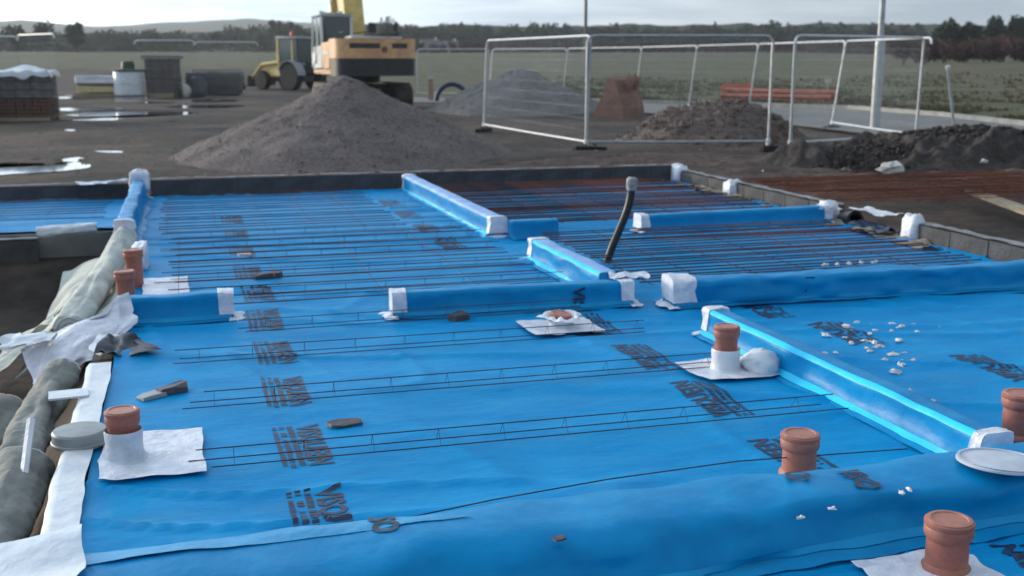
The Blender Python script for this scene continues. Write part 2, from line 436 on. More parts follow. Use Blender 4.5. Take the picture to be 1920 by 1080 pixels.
# grassy field beyond the road and beyond the yard
edge = [(-2.6, 40), (-1.2, 70), (-0.5, 120), (-0.12, 115), (-0.045, 78), (0.03, 62), (0.075, 50), (0.108, 44.5), (0.20, 38.5), (0.31, 34.0), (0.42, 29.6), (0.60, 22), (0.9, 15), (1.5, 12), (2.6, 12)]
ea = np.array([e[0] for e in edge]); er = np.array([e[1] for e in edge])
up_px = [(700, 184), (960, 188), (1190, 196), (1400, 201), (1600, 208), (1760, 221), (1920, 240), (2200, 275)]
upw = [at(*q) for q in up_px]
ea = np.array([-2.6, -1.2, -0.5, -0.2] + [math.atan2(q.x, q.y) for q in upw] + [0.9, 1.5, 2.6])
er = np.array([40, 70, 120, 118] + [math.hypot(q.x, q.y) + .25 for q in upw] + [18, 14, 14])
aa = np.concatenate([np.linspace(-2.6, -0.6, 30), np.linspace(-0.6, 0.6, 300)[1:], np.linspace(0.6, 2.6, 40)[1:]])
tt = np.concatenate([np.linspace(0, 0.25, 60), np.linspace(0.25, 1, 50)[1:]])
TT, AA = np.meshgrid(tt, aa, indexing='ij')
r0 = np.interp(AA, ea, er) + fbm(AA * 60, AA * 0, oct=3, seed=8) * 0.5 * (AA < 0)
RR = r0 * (4900 / r0) ** TT
X, Y = RR * np.sin(AA), RR * np.cos(AA)
hump = fbm(X * 0.25, Y * 0.25, oct=4, seed=21) * 0.10 * sstep(0.0, 0.02, TT) * (1 - sstep(90, 200, RR))
Z = land(X, Y) + 0.045 + hump * 0.5 + 0.12 * sstep(0, 0.01, TT) - 0.10 * (TT <= 0)
tag(obj('field', MB().grid(X, Y, Z), M_FIELD, smooth='all'), kind='structure')

# tufts on the verge and the field, thinning with distance
gb = MB()
for i in range(30000):
    a = random.uniform(0.04, 0.50)
    r = np.interp(a, ea, er) + 0.25 + (random.random() ** 2.2) * 45
    x, y = r * math.sin(a), r * math.cos(a)
    if float(fbm(x * .45, y * .45, oct=3, seed=19)) < random.uniform(-.5, .5): continue
    z = float(land(x, y)) + 0.08
    hgt = random.uniform(0.05, 0.22); w = random.uniform(0.04, 0.14); t = random.uniform(0, math.pi)
    dx, dy = math.cos(t) * w, math.sin(t) * w
    lx, ly = random.uniform(-.1, .1), random.uniform(-.1, .1)
    o = len(gb.v)
    gb.v += [(x - dx, y - dy, z), (x + dx, y + dy, z), (x + dx * .5 + lx, y + dy * .5 + ly, z + hgt), (x - dx * .5 + lx, y - dy * .5 + ly, z + hgt * .8)]
    gb.f.append((o, o + 1, o + 2, o + 3))
tag(obj('grass', gb, M_GRASS), kind='stuff')

# hills far behind
aa = np.linspace(-0.75, 0.75, 200)
prof = []
for a in aa:
    px = 960 + F * math.tan(a)
    h = 62 if px < 300 else 64
    top = np.interp(px, [-600, 0, 60, 200, 480, 560, 700, 1000, 1500, 2300], [50, 50, 47, 56, 42, 45, 55, 62, 60, 52])
    prof.append(top)
prof = np.array(prof)
ts = np.linspace(0, 1, 14)
TT, AA = np.meshgrid(ts, aa, indexing='ij')
PP = np.tile(prof, (14, 1))
RR = 1100 + TT * 900
Zt = CAM_H + (110 - PP) / F * 1900
Z = -1 + (Zt + 1) * sstep(0, 0.9, TT) * (1 - 0.1 * sstep(0.9, 1, TT)) + fbm(AA * 40, TT * 6, oct=3, seed=4) * 1.5 * TT
tag(obj('hills', MB().grid(RR * np.sin(AA), RR * np.cos(AA), Z), M_HILL, smooth='all'), kind='structure')

# road with kerb
up_px = [(700, 184), (960, 188), (1190, 196), (1400, 201), (1600, 208), (1760, 221), (1920, 240), (2200, 275)]
lo_px = [(700, 192), (960, 199), (1190, 214), (1400, 228), (1600, 252), (1760, 272), (1920, 296), (2200, 350)]
up = [at(*q) for q in up_px]; lo = [at(*q) for q in lo_px]
def resamp(P, n):
    d = [0]
    for i in range(1, len(P)): d.append(d[-1] + (P[i] - P[i - 1]).length)
    t = np.linspace(0, d[-1], n)
    return np.stack([np.interp(t, d, [q[k] for q in P]) for k in range(3)], -1)
U_, L_ = resamp(up, 60), resamp(lo, 60)
s = np.linspace(0, 1, 8)[:, None, None]
G = U_[None] * (1 - s) + L_[None] * s
tag(obj('road', MB().grid(G[..., 0], G[..., 1], G[..., 2] * 0 + GZ + 0.055), M_ROAD, smooth='all'), kind='structure')
kb = thing('kerb', 'pale concrete kerb along the far side of the road', 'kerb', U_[30].tolist())
for i in range(2, 58):
    a, b = Vector(U_[i]), Vector(U_[i + 1]); d = b - a
    m = (a + b) / 2 - Vector(U_[30])
    obj('kerb_stone', MB().box((m.x, m.y, 0.06), (d.length * 0.985, 0.14, 0.26), math.atan2(d.y, d.x), bev=0.015), M_KERB, kb)

# puddles: level water in the dips of the mud
for px, py, a, b in ((205, 214, 2.4, 0.62), (250, 226, 1.5, 0.5), (165, 182, 4.5, 1.5), (60, 298, 1.0, 0.7), (20, 318, 1.1, 0.5), (170, 243, .5, .3), (380, 200, 1.3, .5), (190, 287, .4, .2), (300, 190, 2.6, .9), (140, 205, 2.0, .5)):
    c = at(px, py)
    pts = []
    for k in range(40):
        t = 2 * math.pi * k / 40
        q = 1 + 0.35 * float(fbm(math.cos(t) * 1.3 + px, math.sin(t) * 1.3, oct=3, seed=5))
        pts.append((c.x + a * q * math.cos(t), c.y + b * 2.2 * q * math.sin(t), GZ + 0.012))
    mb = MB().add([(c.x, c.y, GZ + 0.012)] + pts, [(0, k + 1, (k + 1) % 40 + 1) for k in range(40)])
    tag(obj('puddle', mb, M_WATER), kind='structure')

# loose stones on the ground
sb = MB()
for i in range(3200):
    px = random.uniform(0, 1920); py = 180 + 150 * random.random() ** 1.2
    c = at(px, py)
    if 800 < px and py < 235: continue
    r = random.uniform(0.006, 0.024) * (2.2 if random.random() < .04 else 1)
    z = float(ground_z(c.x, c.y))
    ph = random.uniform(0, 6)
    vs_ = []
    for k in range(6):
        a = ph + k * math.pi / 3
        vs_.append((c.x + r * random.uniform(.7, 1.2) * math.cos(a), c.y + r * random.uniform(.7, 1.2) * math.sin(a), z - .005))
    for k in range(3):
        a = ph + k * 2.09
        vs_.append((c.x + r * .6 * math.cos(a), c.y + r * .6 * math.sin(a), z + r * random.uniform(.5, .9)))
    sb.add(vs_, [(0, 1, 6), (1, 2, 7), (1, 7, 6), (2, 3, 7), (3, 4, 8), (3, 8, 7), (4, 5, 8), (5, 0, 6), (5, 6, 8), (6, 7, 8)])
tag(obj('gravel', sb, M_STONE), kind='stuff')

# ================================================================== VEGETATION
def crown(mb, c, rx, ry, rz, n, size, lobes=5, seed=0):
    rnd = random.Random(seed)
    L_ = [(Vector((rnd.uniform(-.55, .55) * rx, rnd.uniform(-.55, .55) * ry, rnd.uniform(-.5, .6) * rz)), rnd.uniform(.42, .65)) for _ in range(lobes)]
    for i in range(n):
        lc, lr = rnd.choice(L_)
        d = Vector((rnd.gauss(0, 1), rnd.gauss(0, 1), rnd.gauss(0, 1))).normalized()
        k = rnd.random() ** .45
        q = Vector(c) + lc + Vector((d.x * rx * lr * k, d.y * ry * lr * k, d.z * rz * lr * k))
        a = Vector((rnd.gauss(0, 1), rnd.gauss(0, 1), rnd.gauss(0, 1))).normalized()
        b = a.cross(Vector((rnd.gauss(0, 1), rnd.gauss(0, 1), rnd.gauss(0, 1)))).normalized()
        s_ = size * rnd.uniform(.5, 1.3)
        o = len(mb.v)
        mb.v += [tuple(q - a * s_), tuple(q + b * s_ * .6), tuple(q + a * s_), tuple(q - b * s_ * .5)]
        mb.f.append((o, o + 1, o + 2, o + 3))
def trunk(mb, base, h, r, seed=0):
    rnd = random.Random(seed)
    p = Vector(base); path = [p.copy()]
    for k in range(4):
        p = p + Vector((rnd.uniform(-.06, .06) * h, rnd.uniform(-.06, .06) * h, h / 4)); path.append(p.copy())
    mb.tube(path, [r, r * .8, r * .6, r * .4, r * .15], 6)
    for k in range(4):
        a = rnd.uniform(0, 6.28); s0 = path[1 + k % 3]
        e = s0 + Vector((math.cos(a) * h * .3, math.sin(a) * h * .3, h * .28))
        mb.tube([s0, (s0 + e) / 2 + Vector((0, 0, -.02 * h)), e], [r * .4, r * .3, r * .1], 5)
def tree(px, Y, top_py, half_px, label, leaf, group, seed, name='tree', n=420, cat='tree', base_py=None, size=.32):
    b = far(px, Y); gz = float(land(b.x, b.y)) if base_py is None else zat(base_py, Y)
    h = zat(top_py, Y) - gz; w = half_px / F * Y
    t = thing(name, label, cat, (b.x, b.y, gz), 0, group)
    m1 = MB(); trunk(m1, (0, 0, -.1), h * .8, h * .03 + .03, seed); obj('trunk', m1, M_BARK, t)
    m2 = MB(); crown(m2, (0, 0, h * .56), w, w, h * .5, n, size, 6, seed); obj('crown', m2, leaf, t)
    return t
aa = np.linspace(-0.72, 0.72, 240); TT, AA = np.meshgrid(np.linspace(0, 1, 12), aa, indexing='ij')
pxs = 960 + F * np.tan(AA)
topy = np.interp(pxs, [-700, 0, 560, 660, 1000, 1500, 1650, 1780, 2600], [72, 70, 61, 53, 51.5, 51, 51, 58, 62]) + 3 * fbm(AA * 45, AA * 0, oct=3, seed=14)
RR = 395 + TT * 120
Zh = CAM_H + (110 - topy) / F * 500
Zb = 2.0
tag(obj('wooded_rise', MB().grid(RR * np.sin(AA), RR * np.cos(AA), Zb + (Zh - Zb) * sstep(0, .8, TT) + fbm(AA * 120, TT * 9, oct=3, seed=15) * .5 * TT), mat('wooded slope', (.045, .056, .042), 1.0, col2=(.07, .068, .052), scale=.12, spec=0, bump=1, bscale=.6), smooth='all'), kind='structure')
# far wood: one mass of trees right along the horizon
wm = MB(); k = 0
px = 560
while px < 1780:
    top = np.interp(px, [560, 640, 700, 735, 760, 850, 960, 1010, 1060, 1120, 1250, 1400, 1500, 1600, 1660, 1700, 1780], [62, 58, 50, 38, 48, 50, 47, 43, 50, 53, 50, 48, 47, 49, 50, 55, 60]) + random.uniform(-3, 4)
    Y = random.uniform(330, 390)
    b = far(px, Y); gz = float(land(b.x, b.y)); h = zat(top, Y) - gz; w = random.uniform(3.2, 5.2)
    crown(wm, (b.x, b.y, gz + h * .5), w, w, h * .55, 260, .85, 5, k); k += 1
    px += random.uniform(7, 12)
tag(obj('wood', wm, M_LEAFC), kind='stuff')
# low wood behind the yard on the left
wm = MB(); px = -60
while px < 640:
    top = np.interp(px, [-60, 30, 190, 260, 330, 380, 430, 500, 540, 570, 640], [66, 62, 58, 54, 58, 60, 56, 50, 40, 48, 58]) + random.uniform(-3, 5)
    Y = random.uniform(300, 360)
    b = far(px, Y); gz = float(land(b.x, b.y)); h = zat(top, Y) - gz; w = random.uniform(2.8, 4.6)
    crown(wm, (b.x, b.y, gz + h * .48), w, w, h * .55, 240, .8, 5, 500 + k); k += 1
    px += random.uniform(10, 17)
tag(obj('low_wood', wm, M_LEAF), kind='stuff')
# hedge across the foot of the wood
hm = MB(); px = 640
while px < 1800:
    Y = 235 + random.uniform(-4, 4); b = far(px, Y); gz = float(land(b.x, b.y))
    crown(hm, (b.x, b.y, gz + .8), 1.7, 1.4, random.uniform(1.3, 1.9), 150, .45, 3, 900 + k); k += 1
    px += random.uniform(11, 17)
tag(obj('hedge', hm, M_LEAFR), kind='stuff')
GT = 'single trees in front of the low wood on the left'
for i, (px_, top, hp, lb) in enumerate([(58, 41, 26, 'broad round tree left of the two others by the white sky'), (108, 38, 30, 'tallest round tree in the middle of the left trio'), (172, 42, 18, 'narrow pointed tree right of the left trio')]):
    tree(px_, 215, top, hp, lb, M_LEAF, GT, 40 + i, n=700, size=.42)
tree(738, 230, 37, 24, 'rounded tree above the wood right of the excavator cab', M_LEAF, None, 47, n=600, size=.4)
GC = 'dark trees above the red brown scrub'
for i, (px_, top, hp, lb) in enumerate([(1748, 41, 34, 'dark bushy tree just right of the tall lamp post'), (1786, 39, 34, 'dark domed tree second from the lamp post'), (1850, 34, 32, 'tallest dark tree above the scrub, near the right edge'), (1890, 42, 34, 'low dark tree at the right end above the scrub')]):
    tree(px_, 150, top, hp, lb, M_LEAFC, GC, 60 + i, n=1300, size=.36)
GS = 'red brown bare shrubs on the slope'
SL = ['low red brown shrub beginning the scrub beside the lamp post', 'red brown shrub under the gap between wood and dark trees', 'wide red brown shrub under the first dark tree', 'red brown shrub below the domed dark tree', 'tall red brown shrub right of the domed dark tree', 'red brown shrub under the tallest dark tree', 'red brown shrub between the two last dark trees', 'red brown shrub at the right edge of the picture']
for i in range(8):
    px_ = 1672 + i * 36
    tree(px_, 118 + (i % 3) * 4, 70 - i * 1.5 + (i % 2) * 5, 38, SL[i], M_LEAFR, GS, 80 + i, 'shrub', 1200, 'shrub', None, .24)
    
# small white houses at the foot of the wood
def house(px, Y, w, d, hw, label, rz):
    b = far(px, Y); gz = float(land(b.x, b.y))
    t = thing('house', label, 'house', (b.x, b.y, gz), rz, 'far white houses')
    obj('wall', MB().box((0, 0, hw / 2), (w, d, hw)), M_WALLW, t)
    r = obj('roof', MB().prism([(-d / 2 - .3, hw + .005), (d / 2 + .3, hw + .005), (0, hw + 1.6)], -w / 2 - .2, w / 2 + .2), M_ROOF, t, rotz=math.pi / 2)
    obj('chimney', MB().box((w * .3, 0, hw + 1.6), (.5, .5, .9)), M_WALLW, t)
    for k in (-1, 1):
        obj('window', MB().box((k * w * .25, -d / 2 - .02, hw * .55), (.9, .08, 1.0)), M_GLASS, t)
house(812, 285, 4.5, 4, 1.9, 'small white house left of the pair beyond the excavator', .2)
house(848, 290, 4.0, 4, 1.7, 'small white house right of the pair beyond the excavator', -.15)

# ================================================================== SLAB AND MEMBRANE
U0, U1, V0, V1 = -0.40, 5.62, 1.6, 12.45
def film_z(u, v):
    n = fbm(u * 1.4, v * 1.4, oct=4, seed=11) * 0.006
    # long soft creases running across the film
    w = u * 0.55 + v * 1.9 + 0.6 * vn(u * .8, v * .8, seed=2)
    c = np.abs(vn(w * 1.7, u * .35 - v * .25, seed=9))
    c2 = np.abs(vn(u * 2.3 + v * .8, v * .6 - u * .4, seed=29))
    return 0.006 + n + 0.016 * np.exp(-(c / .12) ** 2) + 0.010 * np.exp(-(c2 / .09) ** 2)
slab = MB()
uu = (U0 + U1) / 2; vv = (V0 + V1) / 2
c = H(uu, vv)
slab.box((c.x, c.y, (GZ - .25 - .012) / 2), (U1 - U0 - .02, V1 - V0 - .02, -GZ + .25 - .012), HA)
c = H(-2.75, 11.3)
slab.box((c.x, c.y, (GZ - .25 - .012) / 2), (4.66, 2.3, -GZ + .25 - .012), HA)
tag(obj('floor_slab', slab, M_CONC), kind='structure')
ug, vg = np.meshgrid(np.linspace(U0, U1, 210), np.linspace(V0, V1, 400))
film = thing('blue_membrane', 'bright blue plastic gas membrane laid over the whole floor slab', 'membrane', H(0, 0, 0), HA)
obj('sheet', MB().grid(ug, vg, film_z(ug, vg)), M_FILM, film, smooth='all')
ug, vg = np.meshgrid(np.linspace(-5.0, U0 - .02, 110), np.linspace(10.2, V1, 70))
obj('sheet', MB().grid(ug, vg, film_z(ug, vg)), M_FILM, film, smooth='all')

# print on the film
def text_mesh(txt, size, sx):
    cu = bpy.data.curves.new('print_curve', 'FONT'); cu.body = txt; cu.size = size; cu.resolution_u = 2
    cu.offset = size * 0.035
    o = bpy.data.objects.new('print_curve', cu)
    COL.objects.link(o)
    me = o.to_mesh()
    vs_ = [(q.co.x * sx, q.co.y) for q in me.vertices]; fs_ = [tuple(p.vertices) for p in me.polygons]
    o.to_mesh_clear()
    bpy.data.objects.remove(o); bpy.data.curves.remove(cu)
    return vs_, fs_
PRINT_CACHE = {}
def flat_print(txt, cap, length, lines=True):
    key = (txt, cap, length, lines)
    if key in PRINT_CACHE: return PRINT_CACHE[key]
    vs_, fs_ = text_mesh(txt, cap / .72, 1)
    w = max(q[0] for q in vs_) - min(q[0] for q in vs_); x0 = min(q[0] for q in vs_)
    vs_ = [((q[0] - x0) * length / w, q[1]) for q in vs_]
    if lines:                                  # rows of small print too small to read
        rnd = random.Random(3)
        for row, (y0, hh) in enumerate(((-.038, .027), (-.069, .023), (-.097, .021))):
            x = 0.0
            while x < length * .98:
                ww = rnd.uniform(.008, .02)
                if rnd.random() > .16:
                    o = len(vs_); a, b = min(x + ww, length), y0 + hh * rnd.uniform(.75, 1)
                    vs_ += [(x, y0), (a, y0), (a, b), (x, b)]; fs_.append((o, o + 1, o + 2, o + 3))
                x += ww + .006
    bm = bmesh.new()
    B = [bm.verts.new((q[0], q[1], 0)) for q in vs_]
    for f in fs_:
        try: bm.faces.new([B[i] for i in f])
        except ValueError: pass
    bmesh.ops.triangulate(bm, faces=bm.faces[:])
    for _ in range(3):
        es = [e for e in bm.edges if e.calc_length() > .028]
        if not es: break
        bmesh.ops.subdivide_edges(bm, edges=es, cuts=1)
        bmesh.ops.triangulate(bm, faces=[f for f in bm.faces if len(f.verts) > 3])
    bm.verts.index_update()
    res = ([tuple(q.co) for q in bm.verts], [tuple(q.index for q in f.verts) for f in bm.faces])
    bm.free()
    PRINT_CACHE[key] = res
    return res
def floor_print(txt, u, v, down=True, cap=.088, length=.47, lines=True, turn=0.0):
    vs_, fs_ = flat_print(txt, cap, length, lines)
    a = np.array(vs_)
    ct, st = math.cos(turn), math.sin(turn)
    x, y = a[:, 0] * ct - a[:, 1] * st, a[:, 0] * st + a[:, 1] * ct
    if down: uu, vv = u + y, v - x
    else: uu, vv = u - y, v + x
    z = film_z(uu, vv) + .003
    obj('print', MB().add(np.stack([uu, vv, z], -1).tolist(), fs_), M_INK, film)
for i in range(6):
    floor_print('VISQUEEN', .352 + .004 * i, 3.64 + .715 * i, True, turn=.02 * (i % 2))
for i in range(5):
    floor_print('VISQUEEN', 2.10, 3.27 + .715 * i - (0.03 if i == 0 else 0), False, turn=-.015 * (i % 2))
for u, v in ((3.32, 4.86), (3.62, 4.05), (5.0, 5.25), (3.2, 5.55)):
    floor_print('VISQUEEN', u, v, False)
floor_print('VISQUEEN', 2.34, 2.16, False)
floor_print('VISQUEEN', .40, 2.55, True)
for i in range(4):
    floor_print('VISQUEEN', .36, 8.0 + .9 * i, True); floor_print('VISQUEEN', 1.95, 8.3 + .9 * i, False)

# ------------------------------------------------------------------ upstands wrapped in film
def upstand(label, p0, p1, h, w, tapes=(0, 0), amp=.004, base='lap', top=None, film_m=None, flare=.05, group='film wrapped upstand walls on the slab', faceprint=(), wide_tape=.075, name='upstand_wall', edge=None, slump=0.0, slack=None, edge_low=True):  # base 'lap': bright fold highlight painted along the foot
    a, b = H(*p0), H(*p1); d = b - a; Ln = d.length
    t = thing(name, label, 'upstand', (a.x, a.y, 0.004), math.atan2(d.y, d.x), group)
    n = max(6, int(Ln / .035))
    xs = np.linspace(0, Ln, n)
    def prof(off=0.0):
        w2 = w / 2 + off; hh = h + off
        left = [(-w2 - flare, .008 + off), (-w2 - flare * .45, .016 + off), (-w2 - flare * .15, .040), (-w2, .075)]
        for q in (.35, .55, .75): left.append((-w2, .075 + (hh - .075 - .02) * q))
        left += [(-w2, hh - .02), (-w2 + .006, hh - .006), (-w2 + .022, hh)]
        return left + [(-w2 * .3, hh + .001), (w2 * .3, hh + .001)] + [(-s_, z_) for s_, z_ in reversed(left)]
    def swept(i0, i1, xa, xb, off, endcap=False, amp_=amp):
        P = prof(off)[i0:i1]
        keep = xs[(xs >= xa - 1e-6) & (xs <= xb + 1e-6)]
        keep = np.unique(np.concatenate([[xa], keep, [xb]]))
        Xs = np.repeat(keep[:, None], len(P), 1)
        S = np.tile(np.array([q[0] for q in P]), (len(keep), 1)); Zz = np.tile(np.array([q[1] for q in P]), (len(keep), 1))
        seed = int(abs(p0[0] * 100 + p0[1] * 37)); crum = .007 if endcap and off > 0 else 0
        if crum:
            keep = np.linspace(xa, xb, 9); Xs = np.repeat(keep[:, None], len(P), 1); S = np.tile(np.array([q[0] for q in P]), (9, 1)); Zz = np.tile(np.array([q[1] for q in P]), (9, 1))
            S = S + np.sign(S) * np.abs(fbm(Xs * 25, Zz * 22 + S * 9, oct=3, seed=seed + 40)) * crum; Zz = Zz + np.abs(fbm(Xs * 25, S * 30, oct=3, seed=seed + 41)) * crum * (Zz > .05); Xs = Xs + fbm(S * 14, Zz * 14, oct=2, seed=seed + 44) * .012 * (Xs > (xa + xb) / 2 if xa <= 0 else Xs < (xa + xb) / 2)
        side = np.sign(S)
        mid = sstep(.01, .05, Zz) * (1 - .5 * sstep(h - .03, h, Zz))
        S = S + side * fbm(Xs * 5, Zz * 9 + side, oct=3, seed=seed) * amp_ * mid * 2 + side * np.abs(fbm(Xs * 2.2, Zz * 3, oct=2, seed=seed + 3)) * slump * mid
        Zz = Zz + fbm(Xs * 4, S * 8, oct=3, seed=seed + 5) * amp_ * (.3 + sstep(h * .5, h, Zz)) + np.where(Zz < .02, np.abs(fbm(Xs * 6, S * 2, oct=2, seed=seed + 9)) * amp_, 0)
        S = S + np.where(Zz < .035, fbm(Xs * 3, S * 0, oct=3, seed=seed + 12) * flare * .3 * np.sign(S), 0)
        if slack is not None:
            k_ = np.interp(Xs, *slack)
            S = np.where((S < 0) & (Zz < h - .004), -w / 2 + .022 + (S + w / 2 - .022) * (1 + k_) - k_ * (h - Zz) * .9, S)
        mb = MB().grid(Xs, S, Zz)
        if endcap:
            np_ = len(P); nv = len(mb.v)
            mb.f.append(tuple(range(np_))); mb.f.append(tuple(range(nv - np_, nv)))
        return mb
    np_ = len(prof())
    obj('film_wrap', swept(0, np_, 0, Ln, 0, True), film_m or M_FILM2, t, smooth='all')
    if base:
        bm_ = M_LAP if base == 'lap' else M_GLINTD  # lap picks the bright painted fold highlight, otherwise the softer one
        obj('base_glint', swept(1, 3, .01, Ln - .01, .003), bm_, t, smooth='all')
        obj('base_glint', swept(np_ - 3, np_ - 1, .01, Ln - .01, .003), bm_, t, smooth='all')
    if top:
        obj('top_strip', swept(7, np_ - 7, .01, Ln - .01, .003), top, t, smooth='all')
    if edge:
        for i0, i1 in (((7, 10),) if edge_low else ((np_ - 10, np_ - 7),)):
            obj('edge_strip', swept(i0, i1, .01, Ln - .01, .005), edge, t, smooth='all')  # cyan highlight painted along the top fold
    for side, on in ((0, tapes[0]), (1, tapes[1])):
        if not on: continue
        xa, xb = (-.006, wide_tape) if side == 0 else (Ln - wide_tape, Ln + .006)
        tp = obj('end_tape', swept(2, np_ - 2, xa, xb, .006, True), M_WHITE, t, smooth=True)
        x0 = xa if side == 0 else xb; sg = -1 if side == 0 else 1
        m2 = MB()
        nn_ = 22
        ring = []
        for k in range(nn_):
            al = math.pi * (k / (nn_ - 1) - .5)
            rad = .085 + .012 * math.sin(k * 1.1 + p0[0])
            ring.append((x0 - sg * .03 + sg * math.cos(al) * rad * 1.0, math.copysign(abs(math.sin(al)) ** .6, math.sin(al)) * (w / 2 + .065 + .008 * math.sin(k * 1.3)), .014 + .004 * math.sin(k)))
        m2.add([(x0 - sg * .03, 0, .03)] + ring, [(0, k + 1, k + 2) for k in range(nn_ - 1)])
        obj('tape_foot', m2, M_WHITE, tp)
    for (x, txt, hh, face) in faceprint:
        vs_, fs_ = flat_print(txt, hh, .13, False)
        A = np.array(vs_)
        y = face * (w / 2 + .010)
        obj('print', MB().add(np.stack([x + A[:, 1], np.full(len(A), y) + face * 0, h - .012 - A[:, 0]], -1).tolist(), fs_), M_INK, t)
    return t

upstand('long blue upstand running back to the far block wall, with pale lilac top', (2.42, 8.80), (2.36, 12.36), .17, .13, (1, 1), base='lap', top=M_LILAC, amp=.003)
upstand('short dark blue return upstand behind the white corner tape', (2.50, 8.72), (2.90, 8.72), .15, .12, (0, 0), base=None)
upstand('short blue upstand with pale lilac top left of the black hose', (2.44, 6.30), (2.42, 7.72), .16, .13, (0, 1), base='lap', top=M_LILAC, edge=M_LAP, edge_low=False)  # lap and M_LAP: cyan highlight painted on base and top fold
upstand('blue cross upstand in the middle with black print on its face', (1.07, 6.18), (2.50, 6.12), .15, .13, (1, 1), base='lite', faceprint=((1.06, 'VIS', .07, -1),), amp=.005)
upstand('long sagging blue upstand right of the white taped end block', (2.70, 6.00), (5.60, 5.90), .165, .15, (1, 0), base='lite', amp=.010, slump=.03, wide_tape=.14, faceprint=((.85, 'IS', .06, -1),))
upstand('low blue upstand in the far right bay between two white ends', (3.64, 8.76), (5.52, 8.86), .15, .13, (1, 1), base='lite', amp=.004)
upstand('blue upstand with painted cyan edge highlights running diagonally to the front right', (2.64, 5.28), (2.685, 3.14), .15, .12, (1, 1), base='lap', edge=M_LAP, amp=.003, wide_tape=.055)
upstand('short blue upstand on the left beside the two stacked clay pipes', (-.42, 6.42), (.20, 6.40), .155, .13, (0, 1), base='lite', amp=.005)
upstand('narrow blue upstand seen end on below the white crumpled tape on the left', (-.50, 9.05), (-.50, 12.34), .22, .12, (1, 1), base=None, amp=.008, top=None)
fw = upstand('wide front blue upstand crossing the bottom of the picture', (-.42, 2.90), (5.6, 2.93), .15, .26, (0, 0), base='lite', amp=.008, slump=.015, flare=.09, faceprint=(), slack=([0, .6, 1.3, 2.2, 6], [1.6, 1.5, .8, .15, 0]))
# cyan lap on its left end, letters on its top
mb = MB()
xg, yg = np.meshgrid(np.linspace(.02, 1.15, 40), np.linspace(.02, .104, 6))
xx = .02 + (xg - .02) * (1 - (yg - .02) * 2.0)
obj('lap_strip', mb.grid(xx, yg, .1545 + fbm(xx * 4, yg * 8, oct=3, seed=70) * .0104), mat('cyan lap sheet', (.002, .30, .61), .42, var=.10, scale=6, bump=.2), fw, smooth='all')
for x, txt, cap, ln, yy in ((.86, 'SO', .075, .13, .11), (2.18, 'Q', .07, .10, .10), (2.36, 'ISQ', .075, .16, .06)):
    vs_, fs_ = flat_print(txt, cap, ln, False); A = np.array(vs_)
    obj('print', MB().add(np.stack([x + A[:, 1], yy - A[:, 0], np.where(True, .1585 + fbm((x + A[:, 1]) * 4, (yy - A[:, 0]) * 8, oct=3, seed=70) * .0104, 0)], -1).tolist(), fs_), M_INK, fw)

# white junction tape where the upstands meet
t = thing('junction_tape', 'crumpled white tape over the joint left of the taped end block', 'tape', H(2.50, 6.20, .155), HA)
mb = MB()
xg, yg = np.meshgrid(np.linspace(-.1, .16, 16), np.linspace(-.06, .1, 12))
obj('tape_sheet', mb.grid(xg + yg * .3, yg, .012 + .014 * fbm(xg * 22, yg * 22, oct=3, seed=33) - .3 * np.maximum(0, xg - .06) ** 1.5), M_WHITE, t, smooth='all')

# ------------------------------------------------------------------ block walls
def block_wall(label, p0, p1, z0, h, w, m, cope=True, group=None, courses=1, first=.44):
    a, b = H(*p0), H(*p1); d = b - a; Ln = d.length
    t = thing('block_wall', label, 'wall', (a.x, a.y, z0), math.atan2(d.y, d.x), group)
    obj('core', MB().box((Ln / 2, 0, h / 2 - .004), (Ln, w - .016, h - .010)), M_MORTAR, t)
    n = max(1, round(Ln / .45)); bl = Ln / n
    proto = None
    hc = h / courses
    for k in range(courses):
        for i in range(n):
            x = (i + .5) * bl + (0 if k % 2 == 0 else 0)
            if proto is None:
                proto = obj('block', MB().box((0, 0, 0), (bl - .012, w, hc - .010), bev=.004), m, t, loc=(x, 0, hc / 2 + k * hc)); q = proto
            else:
                q = copy_part(proto, t, (x, random.uniform(-.004, .004), hc / 2 + k * hc + random.uniform(-.002, .002)), (0, 0, random.uniform(-.006, .006)))
    if cope:
        xs_ = np.linspace(0, Ln, int(Ln / .06)); ys_ = np.linspace(-w / 2 + .012, w / 2 - .012, 5)
        xg, yg = np.meshgrid(xs_, ys_)
        obj('mortar_top', MB().grid(xg, yg, h + .004 + np.abs(fbm(xg * 6, yg * 14, oct=3, seed=6)) * .012), M_COPE, t, smooth='all')
    return t
block_wall('dark block wall along the far edge of the blue floor', (-.40, 12.52), (5.75, 12.52), GZ, .41, .10, M_BLOCKD, True, 'perimeter block walls', 2)
block_wall('dark block wall behind the far left bay of the floor', (-5.4, 12.46), (-.60, 12.46), GZ, .39, .10, M_BLOCKD, True, 'perimeter block walls', 2)
block_wall('grey block wall along the right edge of the floor with pale top', (5.70, 12.44), (5.70, 8.95), GZ, .36, .12, M_BLOCKG, True, 'perimeter block walls', 2)
block_wall('grey block wall continuing past the white taped lump at right edge', (5.70, 7.75), (5.70, 2.0), GZ, .36, .12, M_BLOCKG, True, 'perimeter block walls', 2)
block_wall('low dark block wall closing the left bay beside the trench', (-5.2, 10.05), (-1.25, 10.05), GZ - .25, .44, .11, M_BLOCKD, True, 'perimeter block walls', 2)
block_wall('dark block wall below the white edge strip on the left', (-.47, 1.7), (-.47, 9.0), GZ - .25, .44, .10, M_BLOCKD, False, 'perimeter block walls', 2)
